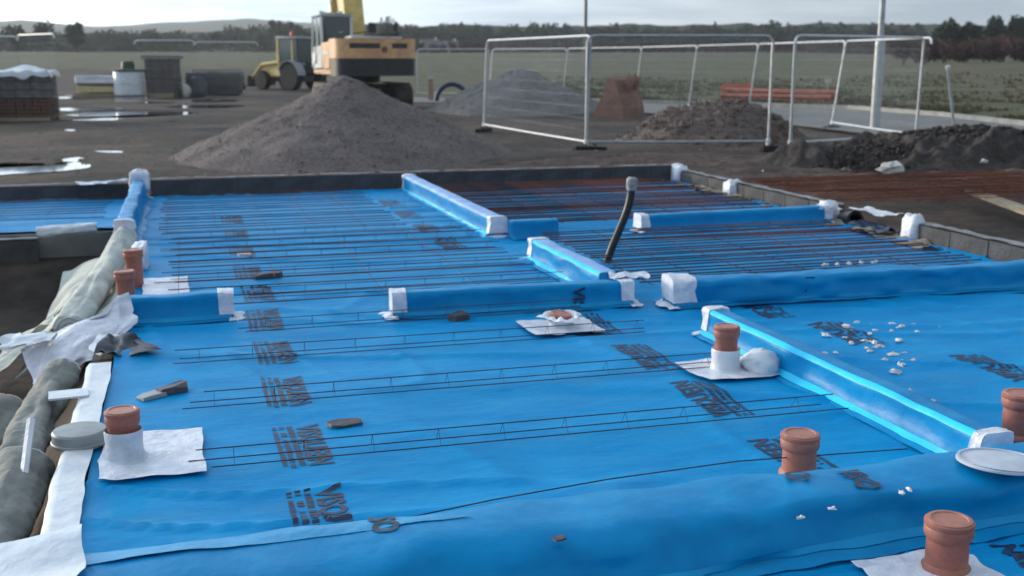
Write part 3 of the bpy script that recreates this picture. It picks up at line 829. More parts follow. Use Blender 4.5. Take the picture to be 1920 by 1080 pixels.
# strip of sand and mortar droppings below the right wall
mb = MB()
vg, ug = np.meshgrid(np.linspace(7.2, 12.3, 120), np.linspace(5.40, 5.63, 8))
obj_ = obj('mortar_droppings', mb.grid(HC * ug - HS * vg, HS * ug + HC * vg, .006 + np.maximum(0, fbm(ug * 14, vg * 5, oct=4, seed=12)) * .045), mat('sandy mortar', (.30, .25, .20), .9, var=.4, scale=10, bump=.5), smooth='all')
tag(obj_, kind='stuff')
# white tape lumps on the right wall
def lump(label, u, v, z, sx, sy, sz, seed, name='white_tape_wrap', m=None, cat='tape', group='white tape wraps on the right wall', rz=0.0, pw=1.0):
    n, k = 22, 12
    vs_, fs_ = [], []
    th = np.linspace(0, math.pi, k); ph = np.linspace(0, 2 * math.pi, n, endpoint=False)
    T_, P_ = np.meshgrid(th, ph, indexing='ij')
    d = 1 + .22 * fbm(np.cos(P_) * np.sin(T_) * 2 + seed, np.sin(P_) * np.sin(T_) * 2, np.cos(T_) * 2, oct=3, seed=seed)
    d = d + .10 * np.abs(vn(P_ * 2.2 + seed, T_ * 4, seed=seed + 7)); sx, sy, sz = sx * .86, sy * .86, sz * .92
    e = .6 * pw
    cx = np.sign(np.cos(P_)) * np.abs(np.cos(P_)) ** e; cy = np.sign(np.sin(P_)) * np.abs(np.sin(P_)) ** e
    st = np.sin(T_) ** e; ct = np.sign(np.cos(T_)) * np.abs(np.cos(T_)) ** e
    Xx, Yy, Zz = cx * st * d * sx / 2, cy * st * d * sy / 2, (ct * d * .5 + .45) * sz
    mb = MB().add(np.stack([Xx, Yy, Zz], -1).reshape(-1, 3).tolist(), [(i * n + j, i * n + (j + 1) % n, (i + 1) * n + (j + 1) % n, (i + 1) * n + j) for i in range(k - 1) for j in range(n)])
    q = H(u, v, z)
    o = obj(name, mb, m or M_WHITE, None, smooth='all', loc=q, rotz=HA + rz)
    return tag(o, label, cat, group)
lump('white tape wrapped over the far right corner of the block wall', 5.68, 12.40, -.02, .20, .24, .25, 1)
lump('white tape wrapped over the right wall, second from the far corner', 5.66, 10.95, -.02, .19, .22, .21, 2)
lump('white tape wrap where the low blue upstand meets the right wall', 5.60, 8.98, -.01, .18, .2, .2, 3)
lump('bright white taped lump standing highest on the right wall', 5.66, 7.80, -.01, .17, .22, .24, 4)
t = thing('wall_opening_pipe', 'short black pipe end sticking out beside the right wall', 'pipe', H(5.66, 8.72, .03), HA)
obj('pipe_wall', MB().lathe([(.075, -.1), (.085, .1), (.062, .1), (.062, -.09)], 18, tilt=Matrix.Rotation(R(80), 3, 'X')), M_BLACKP, t, smooth=True)
# loose film scraps by the right wall
def sheet_scrap(label, u, v, z, su, sv, seed, m, name, cat, amp=.02, group=None, rz=0.0, skew=.0, base=None):
    xg, yg = np.meshgrid(np.linspace(-.5, .5, 18), np.linspace(-.5, .5, 18))
    ed = 1 + .12 * fbm(np.arctan2(yg, xg) * 2, xg * 0, oct=2, seed=seed)
    zz = .006 + np.abs(fbm(xg * 2 + seed, yg * 2, oct=2, seed=seed, gain=.3)) * amp * .5 + amp * .3 * (np.hypot(xg, yg) > .42) * np.abs(vn(xg * 5, yg * 5, seed=seed))
    o = obj(name, MB().grid((xg + yg * skew) * su * ed, yg * sv * ed, zz), m, None, smooth='all', loc=H(u, v, z), rotz=HA + rz)
    return tag(o, label, cat, group)
sheet_scrap('white film flap folded over the right wall beside the black pipe end', 5.72, 8.42, .13, .22, .50, 5, M_WHITE2, 'film_flap', 'film', .05)
sheet_scrap('dark blue film scrap hanging below the white flap at the right wall', 5.58, 8.22, .02, .18, .5, 6, mat('dark film', (.015, .03, .07), .5, var=.2), 'dark_film_scrap', 'film', .09)

# ------------------------------------------------------------------ clay coloured pipes with their seals
def clay_pipe(label, u, v, h, r=.058, cap=True, tilt=(0, 0), twoend=True, z=0.0):
    t = thing('drain_pipe', label, 'pipe', H(u, v, z + .004), HA, 'clay coloured drain pipes standing in the slab')
    T_ = Matrix.Rotation(tilt[0], 3, 'X') @ Matrix.Rotation(tilt[1], 3, 'Y')
    rb = r * .92
    prof = [(r * 1.07, 0), (r * 1.09, .012), (r * 1.06, .026), (rb, .036)] if twoend else [(rb, 0)]
    prof += [(rb, h * .55), (rb * .985, h - .058), (r, h - .050), (r * 1.03, h - .046)]
    obj('body', MB().lathe(prof, 32, tilt=T_), M_TERRA, t, smooth=True)
    obj('socket', MB().lathe([(r * 1.03, h - .0455), (r * 1.06, h - .038), (r * 1.06, h - .022), (r * 1.03, h - .018), (r * 1.07, h - .012), (r * 1.07, h - .003), (r * 1.0, h)], 32, tilt=T_), M_TERRA, t, smooth=True)
    if cap:
        obj('cap', MB().lathe([(r * .98, h + .0006), (r * .97, h + .003), (r * .80, h + .004), (r * .76, h + .001), (r * .2, h + .0015)], 32, tilt=T_), M_TERRAC, t, smooth=True)
    return t
def seal(label, u, v, su, sv, ch, rz=0.0, cr=.062, seed=0, du=0.0, dv=0.0, collar=M_COLLAR):
    t = thing('pipe_seal', label, 'seal', H(u, v, .008), HA + rz, 'white seals around the drain pipes')
    xg, yg = np.meshgrid(np.linspace(-su / 2, su / 2, 20), np.linspace(-sv / 2, sv / 2, 20))
    rr_ = np.hypot(xg + 0, yg)
    jx = fbm(yg * 5, xg * 0 + seed, oct=2, seed=seed) * .012
    zz = .010 + np.abs(fbm(xg * 6, yg * 6, oct=3, seed=seed)) * .007 + film_z(u + du + xg, v + dv + yg) * .6
    obj('flange', MB().grid(xg + du + jx, yg + dv, zz), M_WHITE, t, smooth='all')
    if ch:
        pr = [(cr * 1.55, .014), (cr * 1.18, .024), (cr * 1.07, .045), (cr * 1.06, ch * .6), (cr * 1.10, ch - .01), (cr * 1.05, ch)]
        obj('collar', MB().lathe(pr, 28, cap=False, wob=.006), collar, t, smooth=True)
    return t
clay_pipe('clay coloured capped pipe on the left standing in a tall grey collar', -.28, 4.12, .20)
seal('large white square seal sheet around the front left pipe', -.28, 4.12, .36, .50, .125, 0, seed=1, du=.10, dv=.02)
clay_pipe('clay coloured pipe farther back of the two beside the left edge', -.37, 7.45, .25, twoend=False)
clay_pipe('clay coloured pipe nearer of the two beside the left edge', -.40, 6.92, .21, twoend=False)
seal('small white seal sheet right of the two left edge pipes', -.20, 7.35, .28, .62, 0, seed=2, du=.02)
clay_pipe('short tilted clay coloured pipe near the middle of the floor', 1.90, 5.66, .085, r=.056, tilt=(R(8), R(6)), twoend=False)
s4 = seal('white seal sheet with crumpled white collar in the floor middle', 1.90, 5.62, .40, .33, .05, .04, seed=3)
xg, yg = np.meshgrid(np.linspace(0, 2 * math.pi, 40), np.linspace(0, 1, 5))
rd = .062 + .055 * yg * (1 + .35 * np.sin(xg * 3)) + .012 * fbm(xg * 2, yg * 2, oct=3, seed=41)
obj('torn_collar', MB().grid(rd * np.cos(xg), rd * np.sin(xg), .05 + .03 * np.sin(yg * 2.4) + .012 * fbm(xg * 3, yg, oct=2, seed=43)), M_WHITE2, s4, smooth='all')
clay_pipe('clay coloured capped pipe standing tall beside the white bag', 2.37, 4.60, .225, twoend=True)
seal('white seal sheet under the tall pipe beside the white bag', 2.37, 4.60, .36, .36, .115, .03, seed=4, collar=M_WHITE2)
clay_pipe('clay coloured capped pipe behind the front upstand, right of centre', 2.00, 3.30, .165, r=.064)
seal('white seal sheet mostly hidden behind the front upstand', 1.86, 3.24, .50, .13, 0, 0, seed=5)
clay_pipe('clay coloured capped pipe nearest to the camera at bottom right', 2.02, 2.52, .165, r=.064)
seal('rounded white seal sheet under the nearest pipe at bottom right', 1.96, 2.50, .36, .26, 0, 0, seed=6)
clay_pipe('clay coloured pipe cut by the right edge of the picture', 3.02, 3.42, .19, r=.066)

# white bag, lids
lump('crumpled white plastic bag lying right of the tall clay pipe', 2.535, 4.56, .0, .20, .26, .13, 9, 'plastic_bag', M_WHITE2, 'bag', None, -.35, 1.5)
t = thing('round_cover', 'pale grey round lid lying on the blue film at the right edge', 'lid', H(2.47, 2.86, .166), HA)
Tt = Matrix.Rotation(R(-3), 3, 'X') @ Matrix.Rotation(R(3), 3, 'Y')
obj('disc', MB().lathe([(.128, 0), (.137, .004), (.137, .010), (.132, .013), (.06, .014), (.01, .0145)], 48, tilt=Tt), M_LIDW, t, smooth=True)
obj('rim', MB().lathe([(.132, .0135), (.134, .017), (.126, .017), (.124, .0135)], 48, tilt=Tt, cap=False), M_LIDW, t, smooth=True)
t = thing('bucket_cover', 'thick grey round lid lying at the end of the fabric roll', 'lid', H(-.45, 4.33, .02), HA)
obj('disc', MB().lathe([(.085, .0), (.098, .006), (.100, .052), (.094, .060), (.03, .064), (.005, .0645)], 40), M_LID, t, smooth=True)
obj('skirt', MB().lathe([(.101, .004), (.105, .010), (.105, .018), (.101, .022)], 40, cap=False), M_LID, t, smooth=True)

# ------------------------------------------------------------------ left edge: strip, rolls, fabric
t = thing('edge_strip', 'white film strip along the left edge of the blue floor', 'film', H(-.46, 3.2, 0), HA)
yg, xg = np.meshgrid(np.linspace(0, 2.3, 70), np.linspace(-.055, .06, 8))
obj('strip', MB().grid(xg + fbm(yg * 2.5, xg * 0, oct=3, seed=52) * .010, yg, .030 + fbm(xg * 8, yg * 6, oct=3, seed=51) * .004 - np.maximum(0, -xg - .04) * 1.2), M_WHITE2, t, smooth='all')
obj('tape_patch', MB().box((-.09, 1.78, .035), (.16, .12, .008), .1), M_WHITE2, t)
def roll(label, pts, r, m, name='fabric_roll', group='rolled fabric along the left edge', flat=.8, seed=0):
    P = [H(*q) for q in pts]; base = P[0]
    rs = resamp(P, 96)
    mb = MB().tube([Vector(q) - base for q in rs], r, 40)
    for i, q in enumerate(mb.v):
        k = i // 40; a = i % 40
        n = float(fbm(k * .06 + seed, a * .22, oct=2, seed=seed, gain=.4)) * .14 * r + .08 * r * math.sin(a * 2 * math.pi / 40 * 3 + k * .06) - .09 * r * max(0, 1 - abs(float(vn(k * .16 + a * .05, a * .14, seed=seed + 2))) * 5) + float(fbm(k * .35, a * .35, oct=2, seed=seed + 5)) * .03 * r
        c_ = Vector(rs[min(k, 95)]) - base
        v_ = Vector(q) - c_; v_ = v_ * (1 + n / r); v_.z *= flat
        mb.v[i] = tuple(c_ + v_)
    t = thing(name, label, 'roll', base, 0, group)
    obj('fabric', mb, m, t, smooth='all')
    for q, w in ((0, rs[0]), (1, rs[-1])):
        c_ = Vector(w) - base; dirv = (Vector(rs[1]) - Vector(rs[0])) if q == 0 else (Vector(rs[-1]) - Vector(rs[-2])); dirv.normalize()
        sp = []
        sd_ = Vector((-dirv.y, dirv.x, 0))
        for k in range(46):
            a = k * .42; rad = r * .97 * (1 - k / 50)
            sp.append(c_ + (dirv if q else -dirv) * .004 + sd_ * math.cos(a) * rad + Vector((0, 0, math.sin(a) * rad * flat)))
        obj('roll_end', MB().tube(sp, .004, 4), M_WHITE2, t)
    return t
roll('grey beige fabric roll lying behind the white edge strip, farther roll', [(-.64, 5.62, -.03), (-.68, 5.0, -.05), (-.70, 4.42, -.10)], .085, M_ROLL, seed=1)
roll('grey beige fabric roll at the bottom left, nearer roll', [(-.66, 4.34, -.05), (-.66, 3.6, -.06), (-.70, 2.7, -.08)], .10, M_ROLL, seed=2)
roll('outer grey beige fabric roll cut by the left picture edge', [(-.88, 5.45, -.14), (-.92, 4.6, -.16), (-.95, 3.4, -.20)], .085, M_ROLL, seed=3)
roll('rolled white sheet lying across the left bay wall', [(-1.24, 9.98, .03), (-1.0, 10.0, .04), (-.78, 10.02, .05)], .055, M_WHITE2, 'sheet_roll', None, .8, 5)
# draped fabric
def drape(label, corners, m, name, amp, seed, cat='fabric', n=(60, 40), freq=6, group=None):
    A, B, C_, D = [np.array(H(*q)) for q in corners]
    s_, q_ = np.meshgrid(np.linspace(0, 1, n[0]), np.linspace(0, 1, n[1]))
    P = ((A * (1 - s_[..., None]) + B * s_[..., None]) * (1 - q_[..., None]) + (D * (1 - s_[..., None]) + C_ * s_[..., None]) * q_[..., None])
    ed = (np.minimum(np.minimum(s_, 1 - s_), np.minimum(q_, 1 - q_)))
    P[..., 0] += fbm(s_ * 3, q_ * 3, oct=2, seed=seed + 1) * .035 * (ed < .12); P[..., 1] += fbm(s_ * 3, q_ * 3, oct=2, seed=seed + 2) * .05 * (ed < .12)
    P[..., 2] += fbm(s_ * freq * .35, q_ * freq * .5, oct=2, seed=seed, gain=.35) * amp * .8 + np.abs(vn(s_ * freq * .8 + q_ * 2, q_ * .9, seed=seed + 4)) * amp * 1.0
    o_ = P[0, 0].copy(); Q = P - o_
    o = obj(name, MB().grid(Q[..., 0], Q[..., 1], Q[..., 2]), m, None, smooth='all', loc=o_)
    return tag(o, label, cat, group)
drape('cream geotextile sheet draped down the left edge into the trench', [(-.42, 6.55, .02), (-.44, 9.0, .03), (-1.02, 9.7, -.26), (-1.0, 6.7, -.34)], M_FABRIC, 'draped_fabric', .05, 71)
roll('cream fabric roll leaning on the left edge below the blue upstand end', [(-.50, 9.1, .10), (-.55, 8.0, .07), (-.68, 6.45, -.02)], .085, M_FABRIC, 'fabric_roll', None, 1, 9)
drape('cream fabric tail hanging over the dark trench wall', [(-.85, 6.85, -.10), (-.78, 7.5, -.05), (-1.25, 7.3, -.44), (-1.35, 6.6, -.46)], M_FABRIC, 'fabric_tail', .04, 75, n=(30, 24))
drape('white crumpled film wrapped round the left end of the short upstand', [(-.92, 6.38, -.06), (-.32, 6.36, .17), (-.34, 6.16, .0), (-.80, 5.98, -.20)], M_WHITE, 'white_film_wrap', .035, 78)
drape('white film strip lying over the block top beside the trench', [(-1.02, 6.34, -.02), (-.78, 6.38, -.01), (-.74, 6.22, -.03), (-.98, 6.16, -.04)], M_WHITE2, 'white_film_strip', .015, 79, n=(24, 14))
drape('small white film tongue running down to the dark corner flap', [(-.52, 6.1, .02), (-.38, 6.1, .03), (-.40, 5.72, .02), (-.50, 5.70, .015)], M_WHITE2, 'film_tongue', .012, 80, n=(20, 20))
drape('dark folded film corner on the blue floor edge below the white wrap', [(-.46, 5.90, .03), (-.30, 5.90, .05), (-.20, 5.62, .02), (-.46, 5.60, .03)], mat('dark corner film', (.02, .025, .05), .6, var=.3), 'dark_corner_flap', .025, 83, n=(20, 20))
drape('white film over the left end of the front upstand', [(-1.5, 3.2, .06), (-.36, 3.06, .172), (-.34, 2.55, .16), (-1.5, 2.5, .05)], M_WHITE2, 'front_film', .02, 85, n=(40, 20))
t = thing('white_batten', 'short pale batten leaning between roll and grey lid', 'batten', H(-.62, 4.20, .02), HA)
obj('strip', MB().tube([(0, -.12, -.02), (.0, .16, .10)], .016, 6), M_WHITE2, t)
# crumpled white tape at the far left corner of the wall and on the upstand end
lump('white crumpled tape topping the far left upstand corner', -.50, 12.30, .10, .24, .25, .24, 14, 'white_tape_wrap', M_WHITE, 'tape', 'white tape on the far left corner')
tp = drape('white film tongue lying flat left of the far left corner tape', [(-1.15, 12.38, .19), (-.6, 12.36, .21), (-.6, 12.2, .20), (-1.1, 12.2, .18)], M_WHITE, 'white_film_strip', .02, 87, n=(24, 12))
lump('white tape bundle just above the farther left clay pipe', -.36, 8.2, .0, .13, .4, .20, 15, 'white_tape_wrap', M_WHITE, 'tape', None)

# ------------------------------------------------------------------ black hose
t = thing('hose', 'black duct hose standing up from the floor with grey taped end', 'hose', H(2.83, 7.40, .004), HA)
d8 = H(2.83, 7.40)
top = Vector((.24, .02, .60))
pts = []
for k in range(15):
    q = k / 14
    pts.append(Vector((.01 + .15 * q + .075 * math.sin(q * 2.6) * q, .02 * q, .545 * q)))
obj('duct', MB().tube(pts, .027, 14), M_BLACKP, t, smooth=True)
rb = MB()
for k in range(1, 56):
    q = k / 56 * 14; i = int(q); p = pts[i].lerp(pts[min(14, i + 1)], q - i); d = (pts[min(14, i + 1)] - pts[i]).normalized()
    rb.tube([p - d * .0022, p + d * .0022], .0292, 12)
obj('corrugation', rb, M_BLACKP, t, smooth=True)
e = pts[-1]; d = (pts[-1] - pts[-2]).normalized()
obj('taped_end', MB().tube([e - d * .02, e + d * .02, e + d * .06, e + d * .075], [.034, .040, .040, .026], 14), M_GTAPE, t, smooth=True)

# ------------------------------------------------------------------ wire spacers and mesh
wire_top = MB().tube([(0, 0, 0), (1, 0, 0)], .0023, 5)
leg_mb = MB().tube([(0, -.042, .004), (0, 0, .060), (0, .042, .004)], .0009, 4)
W_P, L_P = None, None
def spacer(label, u0, u1, v0, v1, step=.25, bow=0.0, h=.058, group='lattice wire spacers on the floor', half=.042):
    global W_P, L_P
    a, b = H(u0, v0), H(u1, v1); d = b - a; Ln = d.length
    t = thing('wire_spacer', label, 'spacer', (a.x, a.y, .028), math.atan2(d.y, d.x), group)
    for nm, y, z in (('top_wire', 0, h), ('base_wire', -half, .004), ('base_wire', half, .004)):
        if W_P is None or nm not in W_P:
            o = obj(nm, wire_top, M_WIRE, t); W_P = dict(W_P or {}); W_P[nm] = o
        else:
            o = copy_part(W_P[nm], t)
        o.location = (random.uniform(-.06, .06), y, z); o.scale = (Ln, 1, 1); o.rotation_euler = (0, random.uniform(-.0008, .0008), random.uniform(-.002, .002))
    k = .1
    while k < Ln:
        if L_P is None: L_P = obj('leg', leg_mb, M_WIRE, t); o = L_P
        else: o = copy_part(L_P, t)
        o.location = (k, 0, 0); k += step
SP = [(.0, 2.55, 3.95, 'wire spacer line nearest to the front upstand, ending by the diagonal upstand'), (-.05, 2.42, 4.68, 'wire spacer line passing through the tall pipe seal'), (-.1, 2.30, 5.42, 'wire spacer line crossing the seal sheet in the floor middle'), (.25, 2.2, 5.98, 'wire spacer line just in front of the middle cross upstand'), (.3, 2.3, 6.85, 'wire spacer line just behind the middle cross upstand'), (-.2, 2.3, 7.5, 'wire spacer line ending beside the short lilac topped upstand'), (-.2, 2.25, 8.15, 'wire spacer line ending at the gap between the lilac topped upstands'), (-.2, 2.25, 8.75, 'wire spacer line ending at the white taped corner'), (-.2, 2.25, 9.3, 'wire spacer line at the near edge of the far left mesh'), (1.9, 2.25, 9.95, 'short wire spacer between far mesh and lilac topped upstand'), (1.9, 2.22, 10.7, 'short wire spacer farther back beside the lilac topped upstand')]
for (a, b, v, lb) in SP:
    spacer(lb, a, b, v, v + random.uniform(-.03, .03))
# one bar bowed over behind the front upstand
t = thing('reinforcing_bar', 'single bowed bar rising behind the front upstand', 'bar', H(.55, 3.09, 0), HA)
obj('bar', MB().tube([(0, -.02, .12), (.3, .05, .118), (.7, .12, .115), (1.2, .19, .10), (1.9, .22, .065)], .0024, 6), M_WIRE, t, smooth=True)

def rebar_mesh(label, u0, u1, v0, v1, z=.072, step=.2, cross=.4, r=.0038, m=None, group='welded steel mesh mats on the floor', turn=0.0):
    t = thing('steel_mesh', label, 'mesh', H(u0, v0, z), HA + turn, group)
    Lu, Lv = u1 - u0, v1 - v0
    for nm, L1, L2, st, rad, ax in (('bar', Lu, Lv, step, r, 0), ('cross_bar', Lv, Lu, cross, r * .5, 1)):
        first = None; k = .05
        while k < L2:
            if first is None: first = obj(nm, MB().tube([(0, 0, 0), (.2, 0, 0), (.4, 0, .0), (.6, 0, 0), (.8, 0, 0), (1, 0, 0)], rad, 5), m or M_RUST, t); o = first
            else: o = copy_part(first, t)
            if ax == 0:
                o.location = (random.uniform(-.03, .03), k + random.uniform(-.008, .008), random.uniform(-.005, .005)); o.scale = (L1, 1, 1); o.rotation_euler = (0, random.uniform(-.003, .003), random.uniform(-.0025, .0025))
            else:
                o.location = (k, 0, -.006); o.scale = (L1, 1, 1); o.rotation_euler = (0, 0, math.pi / 2)
            k += st
rebar_mesh('rusty steel mesh mat in the far left part of the main floor', -.25, 1.75, 9.3, 12.1, step=.19)
rebar_mesh('sparser steel mesh mat across the main floor behind the clay pipes', -.15, 2.2, 6.4, 9.1, step=.26, cross=.6, r=.0036)
rebar_mesh('steel mesh mat in the separate bay at far left', -4.5, -.75, 10.5, 12.1)
rebar_mesh('dense rusty steel mesh mat at the far right behind the low upstand', 2.62, 5.35, 9.05, 12.25, step=.09, r=.0064)
rebar_mesh('dense steel mesh mat in front of the low upstand, by the black hose', 2.70, 5.30, 6.35, 8.55, step=.10, r=.005)
for k, (lb, dz) in enumerate((('lowest red rusty mesh mat stacked on the soil right of the floor', .0), ('middle red rusty mesh mat stacked on the soil right of the floor', .022), ('top red rusty mesh mat stacked on the soil right of the floor', .044))):
    rebar_mesh(lb, 6.15 + .05 * k, 9.9 + .05 * k, 9.9, 12.0, z=.03 + dz, step=.16, cross=.3, r=.0042, m=M_RUST2, group='red rusty mesh mats on the soil', turn=-.05 + .03 * k)

# ------------------------------------------------------------------ scraps and crumbs
def scrap(label, u, v, su, sv, th, m, rz, group='dark scraps on the blue floor', seed=0):
    rnd = random.Random(seed)
    ring = [(-.5, -.45), (-.1, -.5), (.45, -.42), (.52, .1), (.4, .48), (-.2, .44), (-.55, .2)]
    ring = [(x * su * rnd.uniform(.9, 1.1), y * sv * rnd.uniform(.9, 1.1)) for x, y in ring]
    n = len(ring); vs_ = [(x, y, .004) for x, y in ring] + [(x * .96, y * .96, .004 + th * rnd.uniform(.6, 1.4)) for x, y in ring]
    fs_ = [tuple(reversed(range(n))), tuple(range(n, 2 * n))] + [(i, (i + 1) % n, (i + 1) % n + n, i + n) for i in range(n)]
    q = H(u, v, float(film_z(u, v)))
    o = obj('scrap', MB().add(vs_, fs_), m, None, loc=q, rotz=HA + rz)
    return tag(o, label, 'scrap', group)
scrap('dark folded scrap with grey corner on the left of the floor', -.12, 4.97, .125, .10, .026, M_SCRAP, .2, seed=1)
scrap('grey wedge of film under the dark folded scrap', -.21, 4.92, .11, .10, .012, M_LID, .5, 'pale scraps on the blue floor', seed=2)
scrap('flat dark rectangular scrap above the large print', .55, 4.30, .135, .085, .008, M_SCRAP, .0, seed=3)
scrap('small dark scrap far back among the spacer lines', .47, 7.57, .19, .13, .025, M_SCRAP, .1, seed=4)
scrap('small pale scrap left of the far spacer lines', .37, 8.46, .10, .09, .02, M_STONEW, .1, 'pale scraps on the blue floor', seed=5)
scrap('dark scrap lying at the foot of the middle cross upstand', 1.42, 6.00, .11, .10, .03, M_SCRAP, .4, seed=6)
scrap('tiny dark scrap on the front upstand', .92, 2.72, .035, .03, .006, M_SCRAP, .2, seed=7)
bpy.data.objects['scrap.006'].location.z = .156
CR = [(565, 395), (690, 405), (490, 428), (535, 460), (720, 450), (680, 485), (865, 398), (945, 428), (1045, 410), (1080, 462), (865, 455), (1275, 425), (305, 497), (915, 540), (650, 548), (720, 558), (655, 605), (750, 600), (680, 630), (300, 650), (390, 640), (385, 690), (310, 708), (390, 750), (510, 818), (800, 712), (970, 650), (870, 662), (960, 715), (895, 810), (700, 900), (1010, 972), (940, 748), (1200, 1055), (470, 515), (520, 560)]
def crumb(p, r, m, seed, label, group):
    rnd = random.Random(seed); n = 7
    vs_ = []
    for lv, (k, z) in enumerate(((.8, 0), (1, .25), (.9, .5), (.45, .75))):
        for i in range(n):
            a = 2 * math.pi * i / n
            q = k * r * rnd.uniform(.55, 1.3)
            vs_.append((q * 1.25 * math.cos(a), q * .75 * math.sin(a), z * r * .9 * rnd.uniform(.5, 1.4)))
    fs_ = [tuple(reversed(range(n))), tuple(range(3 * n, 4 * n))]
    for l_ in range(3):
        for i in range(n):
            j = (i + 1) % n; fs_.append((l_ * n + i, l_ * n + j, (l_ + 1) * n + j, (l_ + 1) * n + i))
    o = obj('foam_crumb', MB().add(vs_, fs_), m, None, loc=p, rotz=rnd.uniform(0, 6))
    tag(o, label, 'crumb', group)
for i, (x, y) in enumerate(CR):
    crumb(at(1480 + x / 4.5, 520 + y / 4.5, .012), random.choice((.014, .018, .022, .026)), M_CRUMB, i, 'pale foam crumb among many scattered on the right of the blue floor', 'pale crumbs scattered on the right bay')
crumb(at(1480 + 1050 / 4.5, 520 + 730 / 4.5, .012), .027, M_CRUMBO, 99, 'orange foam crumb among the pale ones on the right', None)
for i, (x, y) in enumerate(((1570, 497), (1592, 495), (1615, 494), (1640, 493), (1548, 498))):
    crumb(at(x, y, .172), .022, M_STONEW, 120 + i, f"pale crumb on the long sagging upstand, {['second', 'third', 'fourth', 'fifth', 'first'][i]} from the taped end", 'pale crumbs on the long sagging upstand')
for i, (x, y) in enumerate(((1540, 392), (1560, 391), (1575, 393))):
    crumb(at(x, y, .155), .024, M_STONEW, 130 + i, f"{['left', 'middle', 'right'][i]} one of three pale crumbs on the low far upstand", 'pale crumbs on the low far right upstand')
for i, (x, y) in enumerate(((1705, 920), (1500, 972), (1560, 955), (1690, 925))):
    crumb(at(x, y, .160), .012, M_CRUMB, 140 + i, ['tiny pale crumb farthest right on the wide front upstand', 'tiny pale crumb nearest the camera on the wide front upstand', 'tiny pale crumb on the front upstand between the two clay pipes', 'tiny pale crumb second from the right on the front upstand'][i], 'tiny pale crumbs on the wide front upstand')

# ================================================================== HEAPS
def heap(name, label, c, rx, ry, h, m, seed, rough=.04, cat='heap', power=1.0, nr=70, na=170, rz=0.0, ridge=0.0, base=None, loose=None):
    q = np.linspace(0, 1.08, nr); a = np.linspace(0, 2 * math.pi, na)
    Q, A = np.meshgrid(q, a, indexing='ij')
    ed = 1 + .10 * fbm(np.cos(A) * 1.2, np.sin(A) * 1.2, oct=4, seed=seed)
    Xx = Q * np.cos(A) * rx * ed; Yy = Q * np.sin(A) * ry * ed
    core = np.maximum(0, 1 - Q)
    prof_ = np.where(Q < .12, 1 - .12 - (Q ** 2) / .24 + .06, 1 - Q)
    z = h * np.clip(prof_, -.2, 1) ** 1 if power == 1 else h * np.clip(1 - Q ** power, -.1, 1)
    z = z * (1 - .10 * np.sin(np.clip(Q, 0, 1) * math.pi))
    n = fbm(Xx * 1.1, Yy * 1.1, oct=6, seed=seed + 3, gain=.55) * rough + fbm(Xx * 7, Yy * 7, oct=3, seed=seed + 5) * rough * .35
    z = z + n * sstep(0, .25, 1.05 - Q) + fbm(Xx * .5, Yy * .5, oct=2, seed=seed + 8) * ridge * core
    z = np.where(Q > 1.04, -.12, z)
    o = obj(name, MB().grid(Xx, Yy, z), m, None, smooth='all', loc=(c[0], c[1], (base if base is not None else GZ)), rotz=rz)
    tag(o, label, cat)
    if loose:
        rnd = random.Random(seed); vv_ = o.data.vertices; mb = MB(); N = len(vv_)
        for i in range(loose[0]):
            q_ = vv_[int(N * (.05 + .92 * rnd.random() ** .75))].co; r = rnd.uniform(*loose[1]) * (2 if rnd.random() < .06 else 1); ph = rnd.uniform(0, 6)
            x, y, z_ = q_.x + rnd.uniform(-.05, .05), q_.y + rnd.uniform(-.05, .05), q_.z
            pts_ = [(x + r * rnd.uniform(.7, 1.3) * math.cos(ph + k * 1.2566), y + r * rnd.uniform(.7, 1.3) * math.sin(ph + k * 1.2566), z_ - r * .3 + rnd.uniform(-.2, .5) * r) for k in range(5)] + [(x + rnd.uniform(-.3, .3) * r, y + rnd.uniform(-.3, .3) * r, z_ + r * rnd.uniform(.5, .9))]
            mb.add(pts_, [(k, (k + 1) % 5, 5) for k in range(5)])
        st = obj('loose_stones', mb, loose[2], o); st['kind'] = 'stuff'
    return o
heap('gravel_pile', 'large conical grey brown gravel pile in front of the excavator', (-2.95, 20.0), 3.05, 3.1, 1.46, M_GRAVEL, 101, .045, 'gravel pile', loose=(5000, (.006, .018), M_GRAVEL))
c = far(975, 36.5)
heap('gravel_pile', 'smaller pale grey gravel pile behind the tilted fence panel', (c.x, c.y), 2.9, 2.7, 1.42, M_GRAVEL2, 111, .06, 'gravel pile', power=1.35, loose=(2500, (.012, .03), M_GRAVEL2))
c = far(1345, 24.2)
heap('soil_heap', 'low brown soil heap behind the lower fence rail', (c.x - .15, c.y), 2.15, 1.9, .72, M_SOILB, 121, .10, 'soil heap', power=1.9, ridge=.15, loose=(1500, (.02, .06), M_SOILB))
c = far(1800, 18.2)
heap('spoil_heap', 'dark rough spoil heap at the right beyond the red brown soil', (7.2, 17.6), 3.2, 1.8, .60, M_SOIL, 131, .20, 'soil heap', power=1.8, ridge=.35, nr=90, na=240)
heap('soil_bank', 'red brown soil bank between spoil heap and right block wall', (6.3, 14.0), 3.4, 1.5, .26, M_SOILR, 141, .05, 'soil bank', power=1.8, rz=-.3)
heap('soil_bank', 'brown soil bank beside the right wall at picture edge', (6.15, 9.0), 1.9, 1.9, .30, M_SOILB, 151, .06, 'soil bank', power=1.8, rz=-1.2)
heap('soil_bank', 'dark soil ridge just behind the far block wall', (-1.6, 14.6), 6.4, .75, .14, M_SOILB, 161, .05, 'soil bank', power=1.6, rz=HA * .9)
